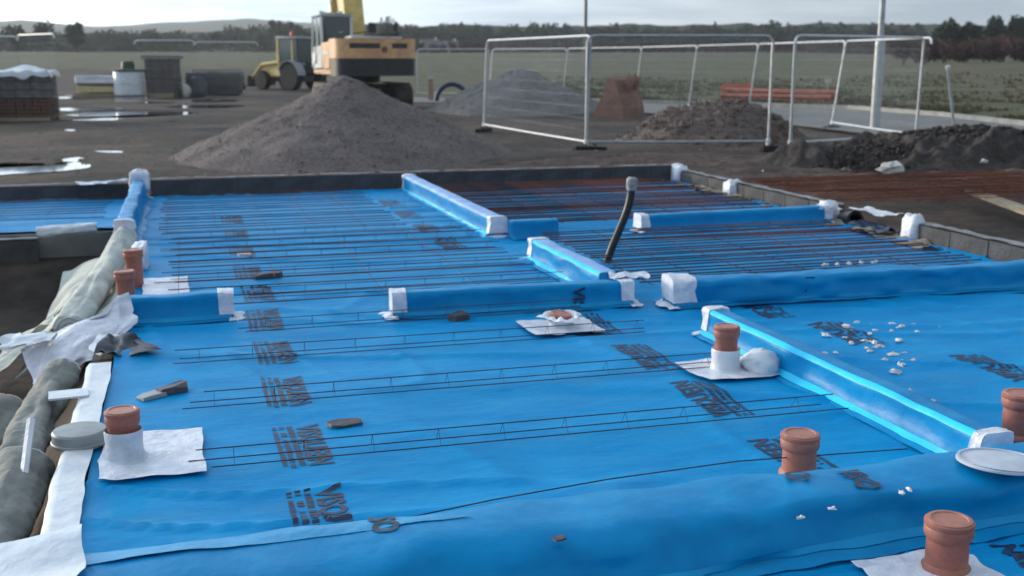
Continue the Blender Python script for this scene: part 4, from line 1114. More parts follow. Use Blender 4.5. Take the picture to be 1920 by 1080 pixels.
heap('soil_bank', 'flat red brown soil spread under the wide fence panel', (2.6, 17.2), 3.6, 2.6, .10, mat('reddish soil', (.115, .072, .056), .9, col2=(.065, .047, .041), scale=1.2, bump=1, bscale=10, fine=(12, .3), spec=.2), 171, .05, 'soil bank', power=1.5)
# white lumps on the spoil heap
for i, (x, y, r, z, lb) in enumerate(((1668, 320, .17, .02, 'white stone lump lying at the foot of the dark spoil heap'), (1430, 325, .10, -.17, 'pale stone beside the far right wall corner'), (1585, 318, .08, .0, 'small grey stone left of the white lump on the spoil heap'), (1845, 300, .06, .15, 'small pale stone high on the right of the spoil heap'))):
    p = at(x, y, z)
    crumb((p.x, p.y, z - .03), r, M_STONEW if i != 2 else M_STONE, 200 + i, lb, None)
    bpy.data.objects[-1]['category'] = 'stone'
for o in list(bpy.data.objects):
    if o.name.startswith('foam_crumb') and o.get('category') == 'crumb' and 'stone' in o.get('label', ''):
        o.name = 'stone'; o['category'] = 'stone'
# clods over the spoil heap
sb = MB()
for i in range(2200):
    a = random.uniform(0, 6.28); q = random.random() ** .6
    x, y = 7.2 + 3.1 * q * math.cos(a), 17.6 + 1.75 * q * math.sin(a)
    z = GZ + .60 * (1 - q ** 1.8) - .02 + random.uniform(-.06, .06)
    r = random.uniform(.015, .055) * (1.6 if random.random() < .08 else 1)
    vs_ = []
    for lv, (k, zz) in enumerate(((.9, -.4), (1, .1), (.55, .6))):
        for n_ in range(5):
            t = n_ * 1.2566 + i
            kk = k * r * random.uniform(.65, 1.25); vs_.append((x + kk * math.cos(t), y + kk * math.sin(t), z + zz * r * random.uniform(.7, 1.2)))
    fs_ = [tuple(range(10, 15))]
    for l_ in range(2):
        for n_ in range(5):
            m_ = (n_ + 1) % 5; fs_.append((l_ * 5 + n_, l_ * 5 + m_, l_ * 5 + 5 + m_, l_ * 5 + 5 + n_))
    sb.add(vs_, fs_)
tag(obj('soil_clods', sb, M_SOIL), kind='stuff')
# pale timber edge at the right
a, b = at(1830, 368, -.08), at(1960, 412, -.06)
t = thing('timber_board', 'pale timber board lying on the soil at the right edge', 'board', (a.x, a.y, -.06), math.atan2(b.y - a.y, b.x - a.x))
obj('plank', MB().box(((b - a).length / 2 + .3, 0, .02), ((b - a).length + .9, .16, .05), bev=.005), M_WOOD, t)

# ================================================================== FENCES
def fence_panel(label, a, b, za=GZ, zb=GZ, h=2.0, lean=(0, 0), feet=True, posts=(1, 1), bottom=True, rail=M_GALVW, group='steel mesh fence panels'):
    a, b = Vector(a), Vector(b); d = b - a; Ln = math.hypot(d.x, d.y)
    t = thing('mesh_fence', label, 'fence', (a.x, a.y, za + .08), math.atan2(d.y, d.x), group)
    dz = zb - za
    def P(x, z): return Vector((x, lean[0] * z + (lean[1] - lean[0]) * z * x / Ln, z + dz * x / Ln))
    r = .026
    if posts[0]: obj('post', MB().tube([P(0, -.06), P(0, h - .12)], r, 8), M_GALV, t, smooth=True)
    if posts[1]: obj('post', MB().tube([P(Ln, -.06), P(Ln, h - .12)], r, 8), M_GALV, t, smooth=True)
    path = [P(0, h - .12), P(.02, h - .06), P(.06, h - .02), P(.14, h)] + [P(.14 + (Ln - .28) * k / 6, h) for k in range(1, 6)] + [P(Ln - .14, h), P(Ln - .06, h - .02), P(Ln - .02, h - .06), P(Ln, h - .12)]
    obj('top_rail', MB().tube(path, r * .85, 8), rail, t, smooth=True)
    if bottom: obj('bottom_rail', MB().tube([P(0, .09), P(Ln / 2, .085), P(Ln, .09)], r * .75, 8), rail, t, smooth=True)
    m = MB(); x = .07
    while x < Ln - .05:
        m.tube([P(x, .09), P(x, h - .01)], .0010, 3, False); x += .06
    for k in range(1, 9): m.tube([P(0, .09 + k * (h - .1) / 9), P(Ln, .09 + k * (h - .1) / 9)], .0010, 3, False)
    w = obj('wire_infill', m, M_GALV, t); w['kind'] = 'stuff'
    for x in ((0,) if posts[0] else ()) + ((Ln,) if posts[1] else ()):
        obj('clamp', MB().tube([P(x, .02), P(x, .13)], r * 1.7, 8), M_GALVW, t, smooth=True)
    return t
def foot(p, label, rz=0.0):
    t = thing('fence_weight', label, 'fence foot', p, rz, 'black rubber fence feet')
    obj('block', MB().box((0, 0, .06), (.62, .22, .13), bev=.03), M_RUBBER, t)
    obj('socket', MB().tube([(.1, 0, .125), (.1, 0, .15)], .04, 10), M_RUBBER, t)
    obj('socket', MB().tube([(-.1, 0, .125), (-.1, 0, .15)], .04, 10), M_RUBBER, t)
def G_(px, py, z=GZ):
    q = at(px, py, z); return (q.x, q.y, z)
pA, pB, pC, pD = at(907, 247), at(1099, 283), at(1440, 282), at(1481, 285)
fence_panel('fence panel turned away left of the two joined posts, with bright lower rail', pA, pB, lean=(.045, .03))
fence_panel('wide fence panel in front of the brown soil heap', pB, pC, lean=(0, 0), rail=M_GALV)
pE = at(1716, 268)
fence_panel('fence panel from the paired posts to the far right post', pD, pE, lean=(0, -.02))
q1, q2, q3, q4, q5 = far(1547, 27.2), far(1392, 32.5), far(1283, 37), far(1184, 41.5), far(1052, 47)
FL = ['fence panel nearest the lamp post, beyond the soil heap', 'fence panel behind the right half of the brown soil heap', 'fence panel behind the left half of the brown soil heap', 'fence panel behind the rusty bucket', 'fence panel behind the smaller gravel pile', 'far fence panel right beside the excavator']
pts = [pE, q1, q2, q3, q4, q5, far(918, 50)]
for i in range(6):
    fence_panel(FL[i], pts[i], pts[i + 1], lean=(-.10 if i == 0 else -.12, -.12), posts=(i == 99, 1), bottom=(i == 0))
fence_panel('far fence panel running from small gravel pile to excavator', far(918, 50), far(788, 50.5), posts=(0, 1))
# rails far left
fence_panel('fence panel at the top left in front of the left trees', far(-45, 33.5), far(66, 33), h=2.22, lean=(0, 0), posts=(1, 0), bottom=False)
fence_panel('second fence panel at the top left, right of the first', far(66, 33), far(132, 31), h=2.25, posts=(0, 0), bottom=False)
fence_panel('fence panel behind the pallets left of the yellow tractor', far(276, 39), far(385, 39), h=2.2, posts=(0, 0), bottom=False)
fence_panel('fence panel behind the yellow tractor on the left', far(385, 39), far(500, 40), h=2.15, posts=(0, 0), bottom=False)
for p, lb, rz in ((pA, 'black rubber foot under the left end of the turned fence panel', 1.2), (pB + Vector((.06, -.05, 0)), 'black rubber foot at the two joined fence posts', .3), (pC + Vector((.15, -.05, 0)), 'black rubber foot at the paired posts right of the soil heap', .2), (pE, 'black rubber foot under the far right fence post', .9), (q1, 'black rubber foot under the post beside the lamp post', .9)):
    foot((p.x, p.y, GZ - .02), lb, rz)
a, b = far(1752, 22.6, zat(125, 22.6)), Vector(G_(1792, 268))
t = thing('fence_brace', 'slanting steel brace leaning right of the far right fence post', 'brace', b)
obj('strut', MB().tube([(0, 0, 0), Vector(a) - b], .030, 8), M_GALV, t, smooth=True)
obj('foot_plate', MB().box((0, 0, .02), (.3, .25, .03), bev=.006), M_GALV, t)
obj('coupler', MB().tube([(Vector(a) - b) * .97, (Vector(a) - b) * 1.01], .045, 8), M_GALVW, t, smooth=True)

# lamp post and far pole
b = at(1640, 243)
t = thing('lamp_post', 'tall grey steel lamp post beyond the fence on the right', 'lamp post', b)
obj('base', MB().lathe([(.115, 0), (.115, 2.0), (.105, 2.1), (.075, 2.15)], 16), M_GALV, t, smooth=True)
obj('shaft', MB().lathe([(.072, 2.1), (.06, 5), (.05, 8)], 14), M_GALV, t, smooth=True)
obj('base_door', MB().box((0, -.116, .9), (.10, .02, .5), bev=.004), M_GALV, t)
obj('arm', MB().tube([(0, 0, 7.95), (.05, -.1, 8.2), (.2, -.6, 8.4), (.25, -.9, 8.42)], .03, 8), M_GALV, t, smooth=True)
obj('lamp_head', MB().box((.3, -1.2, 8.42), (.24, .65, .12), bev=.04), M_LID, t)
p = far(1093, 95); gz = float(land(p.x, p.y))
t = thing('utility_pole', 'thin dark wooden pole rising behind the fence near the centre', 'pole', (p.x, p.y, gz))
obj('shaft', MB().lathe([(.15, 0), (.13, 5), (.10, 9)], 10), M_STONE, t, smooth=True)
obj('crossarm', MB().box((0, 0, 8.4), (1.8, .1, .12)), M_BARK, t)
for x in (-.8, 0, .8): obj('insulator', MB().lathe([(.03, 8.46), (.06, 8.5), (.05, 8.6), (.02, 8.65)], 8, c=(x, 0, 0)), M_LID, t)
p = at(1551, 190)
t = thing('marker_post', 'thin post with a small white plate in the grass by the road', 'marker', (p.x, p.y, GZ))
obj('stake', MB().box((0, 0, .5), (.04, .04, 1.0)), M_WOOD, t)
obj('plate', MB().box((0, -.03, .80), (.24, .02, .20), bev=.004), M_WALLW, t)

# ================================================================== BUCKET, COIL, ORANGE PIPES
p = at(1160, 219)
t = thing('digger_bucket', 'rusty digger bucket standing upright between gravel pile and soil heap', 'bucket', (p.x, p.y, GZ - .05), -.7)
side = [(-.62, 0), (.55, 0), (.50, .35), (.36, .75), (.22, 1.12), (.05, 1.22), (-.10, 1.05), (-.20, .7), (-.42, .3)]
obj('side_plate', MB().prism(side, -.55, -.51), M_RUSTB, t); obj('side_plate', MB().prism(side, .51, .55), M_RUSTB, t)
outer = [(.55, 0), (.50, .35), (.36, .75), (.22, 1.12), (.05, 1.22)]
sh = outer + [(x - .04, z - .02) for x, z in reversed(outer)]
obj('shell', MB().prism(sh, -.51, .51), M_RUSTB, t)
obj('cutting_edge', MB().box((.25, 0, .02), (.7, 1.0, .04)), M_TRACK, t)
for k in range(5): obj('tooth', MB().box((-.14, -.42 + .21 * k, .03), (.24, .08, .06), taper=.6), M_TRACK, t)
for k in (-.15, .15): obj('ear', MB().prism([(.25, 1.0), (.45, .8), (.62, 1.1), (.45, 1.32)], k - .02, k + .02), M_RUSTB, t)
p = at(848, 192)
t = thing('blue_pipe_arch', 'dark blue curved pipe lying by the edge of the smaller gravel pile', 'pipe', (p.x, p.y, GZ), .1)
obj('pipe', MB().tube([Vector((-.62 + .0 * k, 0, 0)) + Vector((.62 - .62 * math.cos(k / 14 * math.pi), .1, .70 * math.sin(k / 14 * math.pi))) for k in range(15)], .09, 12), M_BLUEP, t, smooth=True)
rb = MB()
for k in range(1, 28):
    a0, a1 = (k - .25) / 28 * math.pi, (k + .25) / 28 * math.pi
    rb.tube([(-.62 * math.cos(a0), .1, .70 * math.sin(a0)), (-.62 * math.cos(a1), .1, .70 * math.sin(a1))], .105, 12)
obj('ribs', rb, M_BLUEP, t, smooth=True)
p = at(808, 190)
t = thing('marker_stake', 'pinkish timber stake right of the excavator track', 'stake', (p.x, p.y, GZ))
obj('stake', MB().box((0, 0, .42), (.20, .12, .95), bev=.01), mat('pinkish timber', (.42, .27, .22), .8, var=.3, scale=6), t)
obj('paint_top', MB().box((0, 0, .93), (.205, .125, .08), bev=.01), M_WALLW, t)

# stack of orange pipes by the road
pl, pr = at(1440, 201), at(1600, 206)
GO = 'orange pipes stacked by the road'
d = (pr - pl); rz = math.atan2(d.y, d.x); base = at(1352, 197)
k = 0
LBL = ['bottom', 'second', 'third', 'top']
pipe_p = None
ORD = ['first', 'second', 'third', 'fourth', 'fifth']
for row, n in enumerate((5, 4, 3)):
    for i in range(n):
        t = thing('orange_pipe', f'orange pipe, {ORD[i]} from the front in the {LBL[row]} row of the roadside stack', 'pipe', (base.x + .0, base.y, GZ), rz, GO)
        y = (i - (n - 1) / 2) * .19 + .4; z = .13 + .06 + row * .165
        t.location = Vector((base.x, base.y, GZ + z)) + Vector((-math.sin(rz) * y, math.cos(rz) * y, 0)) + Vector((random.uniform(-.12, .12), 0, 0))
        if pipe_p is None:
            pipe_p = (obj('tube', MB().lathe([(.090, 0), (.090, 4.35), (.078, 4.35), (.078, 4.3)], 14, tilt=Matrix.Rotation(R(90), 3, 'Y')), M_ORPIPE, t, smooth=True),
                      obj('collar', MB().lathe([(.091, 0), (.104, .01), (.104, .16), (.091, .18)], 14, cap=False, tilt=Matrix.Rotation(R(90), 3, 'Y')), M_ORPIPE, t, smooth=True))
        else:
            for q in pipe_p: copy_part(q, t)
for k, xx in enumerate((.7, 3.6)):
    t = thing('timber_bearer', ['timber bearer under the left end of the orange pipes', 'timber bearer under the right end of the orange pipes'][k], 'timber', Vector((base.x, base.y, GZ + .045)) + Vector((math.cos(rz) * xx - math.sin(rz) * .4, math.sin(rz) * xx + math.cos(rz) * .4, 0)), rz)
    obj('beam', MB().box((0, 0, 0), (.1, 1.3, .09)), M_WOOD, t)
p = at(1398, 196)
t = thing('orange_barrier', 'bright red orange plastic barrier standing beside the orange pipes', 'barrier', (p.x - .1, p.y + 1.0, GZ), rz)
obj('panel', MB().prism([(-.75, .10), (.75, .10), (.70, .65), (.55, .76), (-.55, .76), (-.70, .65)], -.03, .03), mat('red orange plastic', (.40, .085, .04), .55, var=.3), t)
obj('reflective_strip', MB().box((0, -.034, .52), (1.0, .006, .12)), M_WALLW, t)
for x in (-.5, .5): obj('foot', MB().box((x, 0, .05), (.1, .6, .09), bev=.01), mat('red orange plastic', (0, 0, 0)), t)

# ================================================================== EXCAVATOR
EY = R(20)
ex = thing('excavator', 'orange and white tracked excavator standing behind the gravel pile', 'excavator', (-5.2, 39.2, GZ), EY)   # local +y is forward
def trackmesh(x):
    n = 40; m = MB(); prof_ = []
    Lh, rad = 1.45, .42
    loop = []
    for k in range(10): loop.append((-Lh - rad * math.sin(math.pi * k / 9), rad + rad * math.cos(math.pi * (1 - k / 9)) * -1))
    loop = [(-Lh - rad * math.sin(math.pi * k / 9), rad - rad * math.cos(math.pi * k / 9)) for k in range(10)] + [(Lh + rad * math.sin(math.pi * k / 9), rad + rad * math.cos(math.pi * k / 9)) for k in range(10)]
    N = len(loop)
    vs_ = [(x - .27, y, z) for y, z in loop] + [(x + .27, y, z) for y, z in loop]
    fs_ = [tuple(range(N)), tuple(reversed(range(N, 2 * N)))] + [(i, (i + 1) % N, (i + 1) % N + N, i + N) for i in range(N)]
    return m.add(vs_, fs_)
for x in (-1.08, 1.08):
    tk = obj('track', trackmesh(x), M_TRACK, ex)
    sm = MB()
    for k in range(17):
        sm.box((x, -1.4 + k * .175, .855), (.56, .10, .04)); sm.box((x, -1.4 + k * .175, -.005 + .0), (.56, .10, .02))
    q = obj('track_shoe', sm, M_TRACK, tk); q['kind'] = 'stuff'
    for yy in (-1.45, -.7, 0, .7, 1.45):
        obj('roller', MB().lathe([(.27 if abs(yy) > 1 else .16, 0), (.27 if abs(yy) > 1 else .16, .04)], 14, c=(x + (.275 if x > 0 else -.315), yy, .42 if abs(yy) > 1 else .22), tilt=Matrix.Rotation(R(90), 3, 'Y')), M_DGREY, tk)
obj('undercarriage', MB().box((0, 0, .62), (1.6, 1.5, .5), bev=.05), M_DGREY, ex)
obj('slew_ring', MB().lathe([(.62, .86), (.66, .9), (.66, 1.12), (.6, 1.14)], 24), M_DGREY, ex, smooth=True)
obj('deck', MB().box((0, .05, 1.24), (2.62, 3.3, .18), bev=.03), M_ORANGE, ex)
# counterweight with rounded rear corners
def cw(z0, z1, inset=0.0):
    pts_ = []
    for k in range(7): 
        a = math.pi + (math.pi / 2) * k / 6
        pts_.append((-1.36 + .42 + (.42 - inset) * math.cos(a), -2.62 + .55 + (.55 - inset) * math.sin(a)))
    for k in range(7):
        a = 1.5 * math.pi + (math.pi / 2) * k / 6
        pts_.append((1.36 - .42 + (.42 - inset) * math.cos(a), -2.62 + .55 + (.55 - inset) * math.sin(a)))
    pts_ += [(1.36 - inset, -1.5), (-1.36 + inset, -1.5)]
    n = len(pts_)
    return MB().add([(x, y, z0) for x, y in pts_] + [(x, y, z1) for x, y in pts_], [tuple(reversed(range(n))), tuple(range(n, 2 * n))] + [(i, (i + 1) % n, (i + 1) % n + n, i + n) for i in range(n)])
obj('counterweight', cw(1.68, 2.30), M_ORANGE, ex, smooth=True)
obj('counterweight_base', cw(1.12, 1.675, .02), M_DGREY, ex, smooth=True)
obj('rear_grille', MB().box((-.42, -2.618, 2.08), (1.0, .03, .16), bev=.008), M_DGREY, ex)
obj('rear_grille', MB().box((.72, -2.618, 2.08), (.5, .03, .16), bev=.008), M_DGREY, ex)
obj('emblem', MB().lathe([(.10, 0), (.10, .02)], 16, c=(.22, -2.63, 1.96), tilt=Matrix.Rotation(R(90), 3, 'X')), M_RUSTB, ex)
obj('side_panel', MB().box((-1.335, -.85, 1.78), (.05, 1.24, .86), bev=.015), M_ORANGE, ex)
obj('side_stripe', MB().box((-1.362, -.85, 1.86), (.02, 1.2, .09)), M_CABW, ex)
obj('side_panel', MB().box((1.335, -.2, 1.72), (.05, 2.5, .80), bev=.015), M_ORANGE, ex)
obj('engine_hood', MB().box((.1, -1.0, 1.82), (2.5, 1.7, .98), bev=.06), M_ORANGE, ex)
obj('hood_top', MB().box((.15, -1.3, 2.36), (1.7, 1.15, .12), bev=.04), M_CABW, ex)
obj('hood_vent', MB().box((.2, -1.5, 2.43), (.9, .5, .05), bev=.01), M_DGREY, ex)
obj('exhaust', MB().tube([(1.0, -1.0, 2.3), (1.0, -1.0, 2.72), (1.0, -1.12, 2.82)], .07, 10), M_DGREY, ex, smooth=True)
obj('fuel_tank', MB().box((.98, .85, 1.68), (.7, 1.1, .72), bev=.04), M_ORANGE, ex)
for x in (-.9, .9): obj('handrail', MB().tube([(x, -1.7, 2.3), (x, -1.7, 2.52), (x, -.9, 2.52), (x, -.9, 2.3)], .02, 6), M_DGREY, ex)
# cab
cb = obj('cab', MB().prism([(-.2, 1.34), (1.62, 1.34), (1.72, 1.9), (1.45, 3.02), (1.3, 3.12), (-.1, 3.12), (-.2, 3.0)], -.0, .0), M_CABW, ex) if False else None
cabx0, cabx1 = -1.36, -.26
cab = obj('cab', MB().box(((cabx0 + cabx1) / 2, .78, 1.72), (1.10, 1.86, .78), bev=.04), M_CABW, ex)
roof = obj('roof', MB().box(((cabx0 + cabx1) / 2, .70, 3.13), (1.14, 1.75, .14), bev=.05), M_CABW, cab)
for x in (cabx0 + .05, cabx1 - .05):
    for y, y2 in ((-.10, -.06), (.72, .72), (1.66, 1.45)):
        obj('pillar', MB().tube([(x, y, 2.05), (x, y2, 3.1)], .055, 6), M_CABW, cab)
obj('rear_window', MB().box(((cabx0 + cabx1) / 2, -.10, 2.58), (.82, .03, .92)), M_GLASS, cab)
obj('side_window', MB().box((cabx0 + .04, .30, 2.58), (.03, .70, .92)), M_GLASS, cab)
obj('door_window', MB().box((cabx0 + .04, 1.12, 2.55), (.03, .68, .95)), M_GLASS, cab)
obj('side_window', MB().box((cabx1 - .04, .75, 2.58), (.03, 1.5, .92)), M_GLASS, cab)
obj('front_window', MB().box(((cabx0 + cabx1) / 2, 1.60, 2.55), (.85, .03, 1.0)), M_GLASS, cab)
obj('door_handle', MB().box((cabx0 - .02, 1.35, 2.0), (.03, .05, .25)), M_DGREY, cab)
obj('rail', MB().tube([(cabx0 - .04, .62, 1.5), (cabx0 - .06, .62, 2.6)], .018, 6), M_DGREY, cab)
obj('mirror', MB().box((cabx1 + .72, .1, 2.72), (.26, .06, .34), bev=.02), M_DGREY, ex)
obj('mirror_arm', MB().tube([(cabx1 + .05, .4, 2.5), (cabx1 + .72, .12, 2.6)], .02, 6), M_DGREY, ex)
# boom, stick and bucket: plates in the machine's middle plane (+y forward)
def plate(name, pts_, x0, x1, m):
    n = len(pts_)
    return obj(name, MB().add([(x0, y, z) for y, z in pts_] + [(x1, y, z) for y, z in pts_], [tuple(range(n)), tuple(reversed(range(n, 2 * n)))] + [(i, i + n, (i + 1) % n + n, (i + 1) % n) for i in range(n)]), m, ex)
plate('boom', [(1.0, 1.35), (1.95, 1.35), (2.3, 3.2), (3.0, 4.9), (4.6, 5.9), (4.45, 6.15), (2.7, 5.5), (1.6, 4.2), (.85, 2.0)], -.24, .44, M_YELLOW)
plate('stick', [(4.2, 6.35), (4.75, 6.15), (5.6, 3.1), (5.4, 2.9), (5.1, 3.1), (4.3, 5.7)], .04, .36, M_YELLOW)
for x in (-.46, .60):
    obj('boom_cylinder', MB().tube([(x, 1.75, 1.35), (x, 2.45, 3.3)], .085, 10), M_YELLOW, ex, smooth=True)
    obj('cylinder_rod', MB().tube([(x, 2.45, 3.3), (x, 2.8, 4.3)], .045, 8), M_GALV, ex, smooth=True)
obj('stick_cylinder', MB().tube([(.2, 2.9, 5.75), (.2, 4.25, 6.5)], .08, 10), M_YELLOW, ex, smooth=True)
plate('bucket', [(5.0, 3.05), (5.9, 2.95), (6.0, 2.3), (5.6, 1.85), (5.0, 1.9), (4.7, 2.3)], -.35, .75, M_RUSTB)
obj('work_light', MB().box((-.45, 1.0, 3.24), (.18, .1, .10), bev=.02), M_CABW, ex)
obj('work_light', MB().box((-1.1, 1.0, 3.24), (.18, .1, .10), bev=.02), M_CABW, ex)

# ================================================================== TRACTOR LOADER
p = far(570, 62); 
tr = thing('tractor', 'yellow tractor with a dark cab left of the excavator', 'tractor', (p.x, p.y, GZ), R(-38))     # local -x is forward
obj('bonnet', MB().box((-1.55, 0, 1.06), (1.75, 1.15, .80), bev=.08), M_YELLOW, tr)
obj('front_grille', MB().box((-2.44, 0, 1.0), (.05, .9, .6), bev=.01), M_DGREY, tr)
obj('chassis', MB().box((-.7, 0, .62), (3.2, .8, .35), bev=.03), M_DGREY, tr)
cabt = obj('cab_base', MB().box((.05, 0, 1.12), (1.5, 1.45, .55), bev=.05), M_DGREY, tr)
obj('roof', MB().box((.05, 0, 2.78), (1.72, 1.65, .15), bev=.05), M_CABW, tr)
for x in (-.72, .80):
    for y in (-.70, .70):
        pm = M_YELLOW if x < 0 else M_DGREY
        obj('pillar', MB().box((x, y, 2.05), (.16 if x < 0 else .09, .10, 1.40)), pm, tr)
obj('front_window', MB().box((-.70, 0, 2.05), (.03, 1.25, 1.25)), M_GLASS, tr)
obj('rear_window', MB().box((.78, 0, 2.05), (.03, 1.25, 1.25)), M_GLASS, tr)
obj('side_window', MB().box((.05, -.70, 2.05), (1.3, .03, 1.25)), M_GLASS, tr)
obj('side_window', MB().box((.05, .70, 2.05), (1.3, .03, 1.25)), M_GLASS, tr)
obj('side_post', MB().box((.45, -.72, 2.1), (.10, .05, 1.3)), M_YELLOW, tr)
def wheel(x, y, r, w):
    q = obj('wheel', MB().lathe([(r * .55, -w / 2), (r * .94, -w / 2), (r, -w * .36), (r, w * .36), (r * .94, w / 2), (r * .55, w / 2)], 24, c=(x, y, r), tilt=Matrix.Rotation(R(90), 3, 'X')), M_RUBBER, tr, smooth=True)
    obj('rim', MB().lathe([(r * .54, -w * .48), (r * .2, -w * .3), (r * .2, w * .3), (r * .54, w * .48)], 18, c=(x, y, r), tilt=Matrix.Rotation(R(90), 3, 'X')), M_YELLOW, q, smooth=True)
    tm = MB()
    for k in range(20):
        a = 2 * math.pi * k / 20
        tm.box((0, 0, 0), (.06, w * .9, .05))
        for i in range(8):
            v_ = Vector(tm.v[-8 + i]); v_ = Matrix.Rotation(-a, 3, 'Y') @ (v_ + Vector((0, 0, r * 1.01)))
            tm.v[-8 + i] = (v_.x + x, v_.y + y, v_.z + r)
    qq = obj('tread', tm, M_RUBBER, q); qq['kind'] = 'stuff'
for y in (-.85, .85): wheel(.45, y, .72, .42); wheel(-1.9, y, .50, .32)
for y in (-.85, .85):
    obj('mudguard', MB().add([(x, y + s_ * .26, z) for s_ in (-1, 1) for x, z in [(.45 + .82 * math.cos(a), .72 + .82 * math.sin(a)) for a in np.linspace(.1, 2.7, 10)]] + [(x, y + s_ * .26, z) for s_ in (-1, 1) for x, z in [(.45 + .86 * math.cos(a), .72 + .86 * math.sin(a)) for a in np.linspace(.1, 2.7, 10)]],
        [(k, k + 1, 11 + k, 10 + k) for k in range(9)] + [(20 + k, 30 + k, 31 + k, 21 + k) for k in range(9)] + [(k, 20 + k, 21 + k, k + 1) for k in range(9)] + [(10 + k, 11 + k, 31 + k, 30 + k) for k in range(9)]), M_LID, tr)
obj('beacon', MB().lathe([(.09, 2.86), (.09, 3.08), (.05, 3.14)], 12, c=(-.35, 0, .0)), M_RED, tr, smooth=True)
obj('loader_arm', MB().tube([(-.6, -.62, 1.5), (-2.2, -.62, 1.35), (-3.1, -.62, .6)], .09, 6), M_YELLOW, tr)
obj('loader_arm', MB().tube([(-.6, .62, 1.5), (-2.2, .62, 1.35), (-3.1, .62, .6)], .09, 6), M_YELLOW, tr)
obj('loader_bucket', MB().prism([(-3.0, .75), (-3.05, .2), (-3.7, .12), (-3.65, .18), (-3.15, .28), (-3.1, .75)], -1.0, 1.0), M_DGREY, tr)
# ================================================================== PALLETS AND STORES ON THE LEFT
def pallet(t, w, d):
    for k in range(6): obj('pallet_slat', MB().box(((k - 2.5) * w / 6, 0, .13), (w / 6 - .03, d, .022)), M_WOOD, t)
    for k in (-1, 0, 1): obj('pallet_bearer', MB().box((0, k * (d / 2 - .06), .06), (w, .1, .118)), M_WOOD, t)
def blocks(t, z0, nx, ny, nz, bw, bd, bh, m, name='block', jit=.01):
    first = None
    for k in range(nz):
        for i in range(nx):
            for j in range(ny):
                loc = ((i - (nx - 1) / 2) * bw + random.uniform(-jit, jit), (j - (ny - 1) / 2) * bd + random.uniform(-jit, jit), z0 + (k + .5) * bh)
                if first is None: first = obj(name, MB().box((0, 0, 0), (bw - .008, bd - .008, bh - .008), bev=.006), m, t, loc=loc)
                else: copy_part(first, t, loc, (0, 0, random.uniform(-.02, .02)))
def cover(t, w, d, z, drop, m, seed, name='plastic_cover', peak=0.0):
    xg, yg = np.meshgrid(np.linspace(-1, 1, 34), np.linspace(-1, 1, 30))
    mxx = np.maximum(np.abs(xg), np.abs(yg))
    zz = z + .03 - drop * sstep(.80, 1.0, mxx) * (1 + .5 * vn(xg * 4, yg * 4, seed=seed)) + np.abs(fbm(xg * 2.5, yg * 2.5, oct=3, seed=seed)) * .05 + peak * np.exp(-((xg - .25) ** 2 + yg ** 2) * 9)
    kx = np.sign(xg) * np.minimum(np.abs(xg) / .82, 1 + .12 * (mxx - .82)); ky = np.sign(yg) * np.minimum(np.abs(yg) / .82, 1 + .12 * (mxx - .82))
    obj(name, MB().grid(kx * w / 2 * 1.03, ky * d / 2 * 1.03, zz), m, t, smooth='all')
p = far(62, 31)
t = thing('brick_pack', 'stacked packs of dark blocks over red brown bricks under white sheet', 'pallet', (p.x, p.y, GZ - .02), .15)
pallet(t, 1.7, 1.2)
blocks(t, .145, 8, 2, 5, .215, .55, .10, M_BRICK, 'brick')
blocks(t, .655, 4, 2, 3, .42, .56, .215, M_BLOCKP)
cover(t, 1.75, 1.25, 1.31, .16, M_WHITE2, 5, peak=.16)
p = far(-18, 30.4)
t = thing('brick_pack', 'plastic wrapped pack of pale blocks cut by the left edge', 'pallet', (p.x - .15, p.y, GZ - .02), .1)
pallet(t, 1.3, 1.1)
blocks(t, .145, 3, 2, 5, .42, .53, .215, mat('pale wrapped block', (.40, .41, .36), .7, col2=(.22, .22, .19), scale=3, thr=(.42, .58)))
cover(t, 1.32, 1.12, 1.22, .25, M_WHITE2, 8)
p = far(-4, 42)
t = thing('site_toilet', 'dark teal site toilet cabin at the left edge behind the packs', 'cabin', (p.x - .3, p.y, GZ), .2)
obj('body', MB().box((0, 0, 1.05), (1.2, 1.1, 2.1), bev=.04), M_TEAL, t)
obj('roof', MB().box((0, 0, 2.17), (1.26, 1.16, .14), bev=.05), mat('grey roof', (.2, .22, .23), .6), t)
dr = obj('door', MB().box((.1, -.56, 1.0), (.72, .03, 1.8), bev=.01), M_TEAL, t)
obj('handle', MB().box((.36, -.59, 1.0), (.04, .03, .14)), M_LID, dr)
p = far(208, 52)
t = thing('insulation_pack', 'low white wrapped insulation pack with a yellow lower layer', 'pack', (p.x, p.y, GZ), .05)
pallet(t, 1.9, 1.2)
obj('yellow_board', MB().box((0, 0, .32), (1.7, 1.15, .30), bev=.02), M_YFOAM, t)
obj('dark_gap', MB().box((0, 0, .51), (1.66, 1.1, .06)), M_DGREY, t)
obj('white_wrap', MB().box((0, 0, .74), (1.85, 1.2, .40), bev=.07), M_WHITE2, t)
p = far(262, 51.5)
t = thing('water_tank', 'tall white plastic tank with dark green lid among the stores', 'tank', (p.x, p.y, GZ))
obj('body', MB().lathe([(.60, .02), (.66, .08), (.66, .5), (.64, .52), (.66, .54), (.66, 1.06), (.62, 1.12)], 28), M_WHITE2, t, smooth=True)
obj('lid', MB().lathe([(.72, 1.125), (.74, 1.15), (.70, 1.20), (.3, 1.24), (.27, 1.5), (.24, 1.56), (.05, 1.58)], 28), M_GREEND, t, smooth=True)
p = far(325, 52)
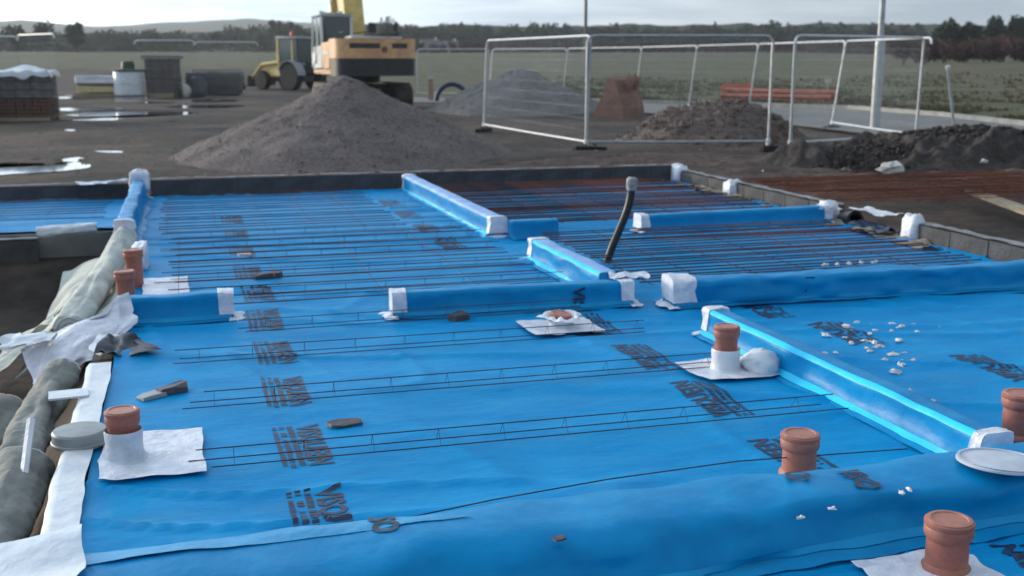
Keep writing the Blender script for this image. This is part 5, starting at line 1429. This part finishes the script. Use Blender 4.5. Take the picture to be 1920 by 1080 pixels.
t = thing('block_pallet', 'tall grey brown block stack topped by a paler slab', 'pallet', (p.x, p.y, GZ), -.1)
pallet(t, 1.3, 1.1)
blocks(t, .145, 3, 2, 7, .43, .52, .215, mat('grey brown block', (.15, .13, .125), .85, var=.45, scale=2.5, bump=.4))
obj('top_slab', MB().box((0, 0, 1.74), (1.5, 1.2, .16), bev=.02), M_COPE, t)
obj('wrap_flap', MB().box((-.67, -.3, .95), (.03, .4, .5)), M_WHITE2, t)
p = far(420, 53)
t = thing('covered_stack', 'long dark tarpaulin covered stack left of the yellow tractor', 'stack', (p.x, p.y, GZ), .05)
obj('stack', MB().box((0, 0, .5), (2.3, 1.0, 1.0), bev=.08), M_TARP, t)
cover(t, 2.4, 1.1, 1.0, .75, M_TARP, 12, 'tarpaulin')
obj('timber', MB().box((.1, -.1, 1.14), (2.3, .16, .08)), M_WOOD, t)
lump('pale crumpled bag leaning between the block stack and the dark cover', 0, 0, 0, .42, .4, .55, 21, 'bulk_bag', M_FABRIC, 'bag', None)
o = [q for q in bpy.data.objects if q.name.startswith('bulk_bag')][0]; p = far(366, 51.8); o.location = (p.x, p.y, GZ)
p = far(388, 52)
lump('small dark tarpaulin bundle beside the pale crumpled bag', 0, 0, 0, .8, .7, .95, 22, 'tarpaulin_bundle', M_TARP, 'bundle', None)
o = [q for q in bpy.data.objects if q.name.startswith('tarpaulin_bundle')][0]; o.location = (p.x, p.y, GZ)

# ================================================================== HAZE
hz = MB().box((0, 1000, 34.0), (6400, 8600, 76))
hm_ = bpy.data.materials.new('thin haze'); hm_.use_nodes = True
t_ = hm_.node_tree; t_.nodes.remove(t_.nodes['Principled BSDF'])
pv = t_.nodes.new('ShaderNodeVolumePrincipled')
pv.inputs['Color'].default_value = (0.92, 0.95, 1.0, 1)
pv.inputs['Density'].default_value = 0.0003
pv.inputs['Anisotropy'].default_value = 0.3
t_.links.new(pv.outputs['Volume'], t_.nodes['Material Output'].inputs['Volume'])
tag(obj('haze', hz, hm_), kind='stuff')
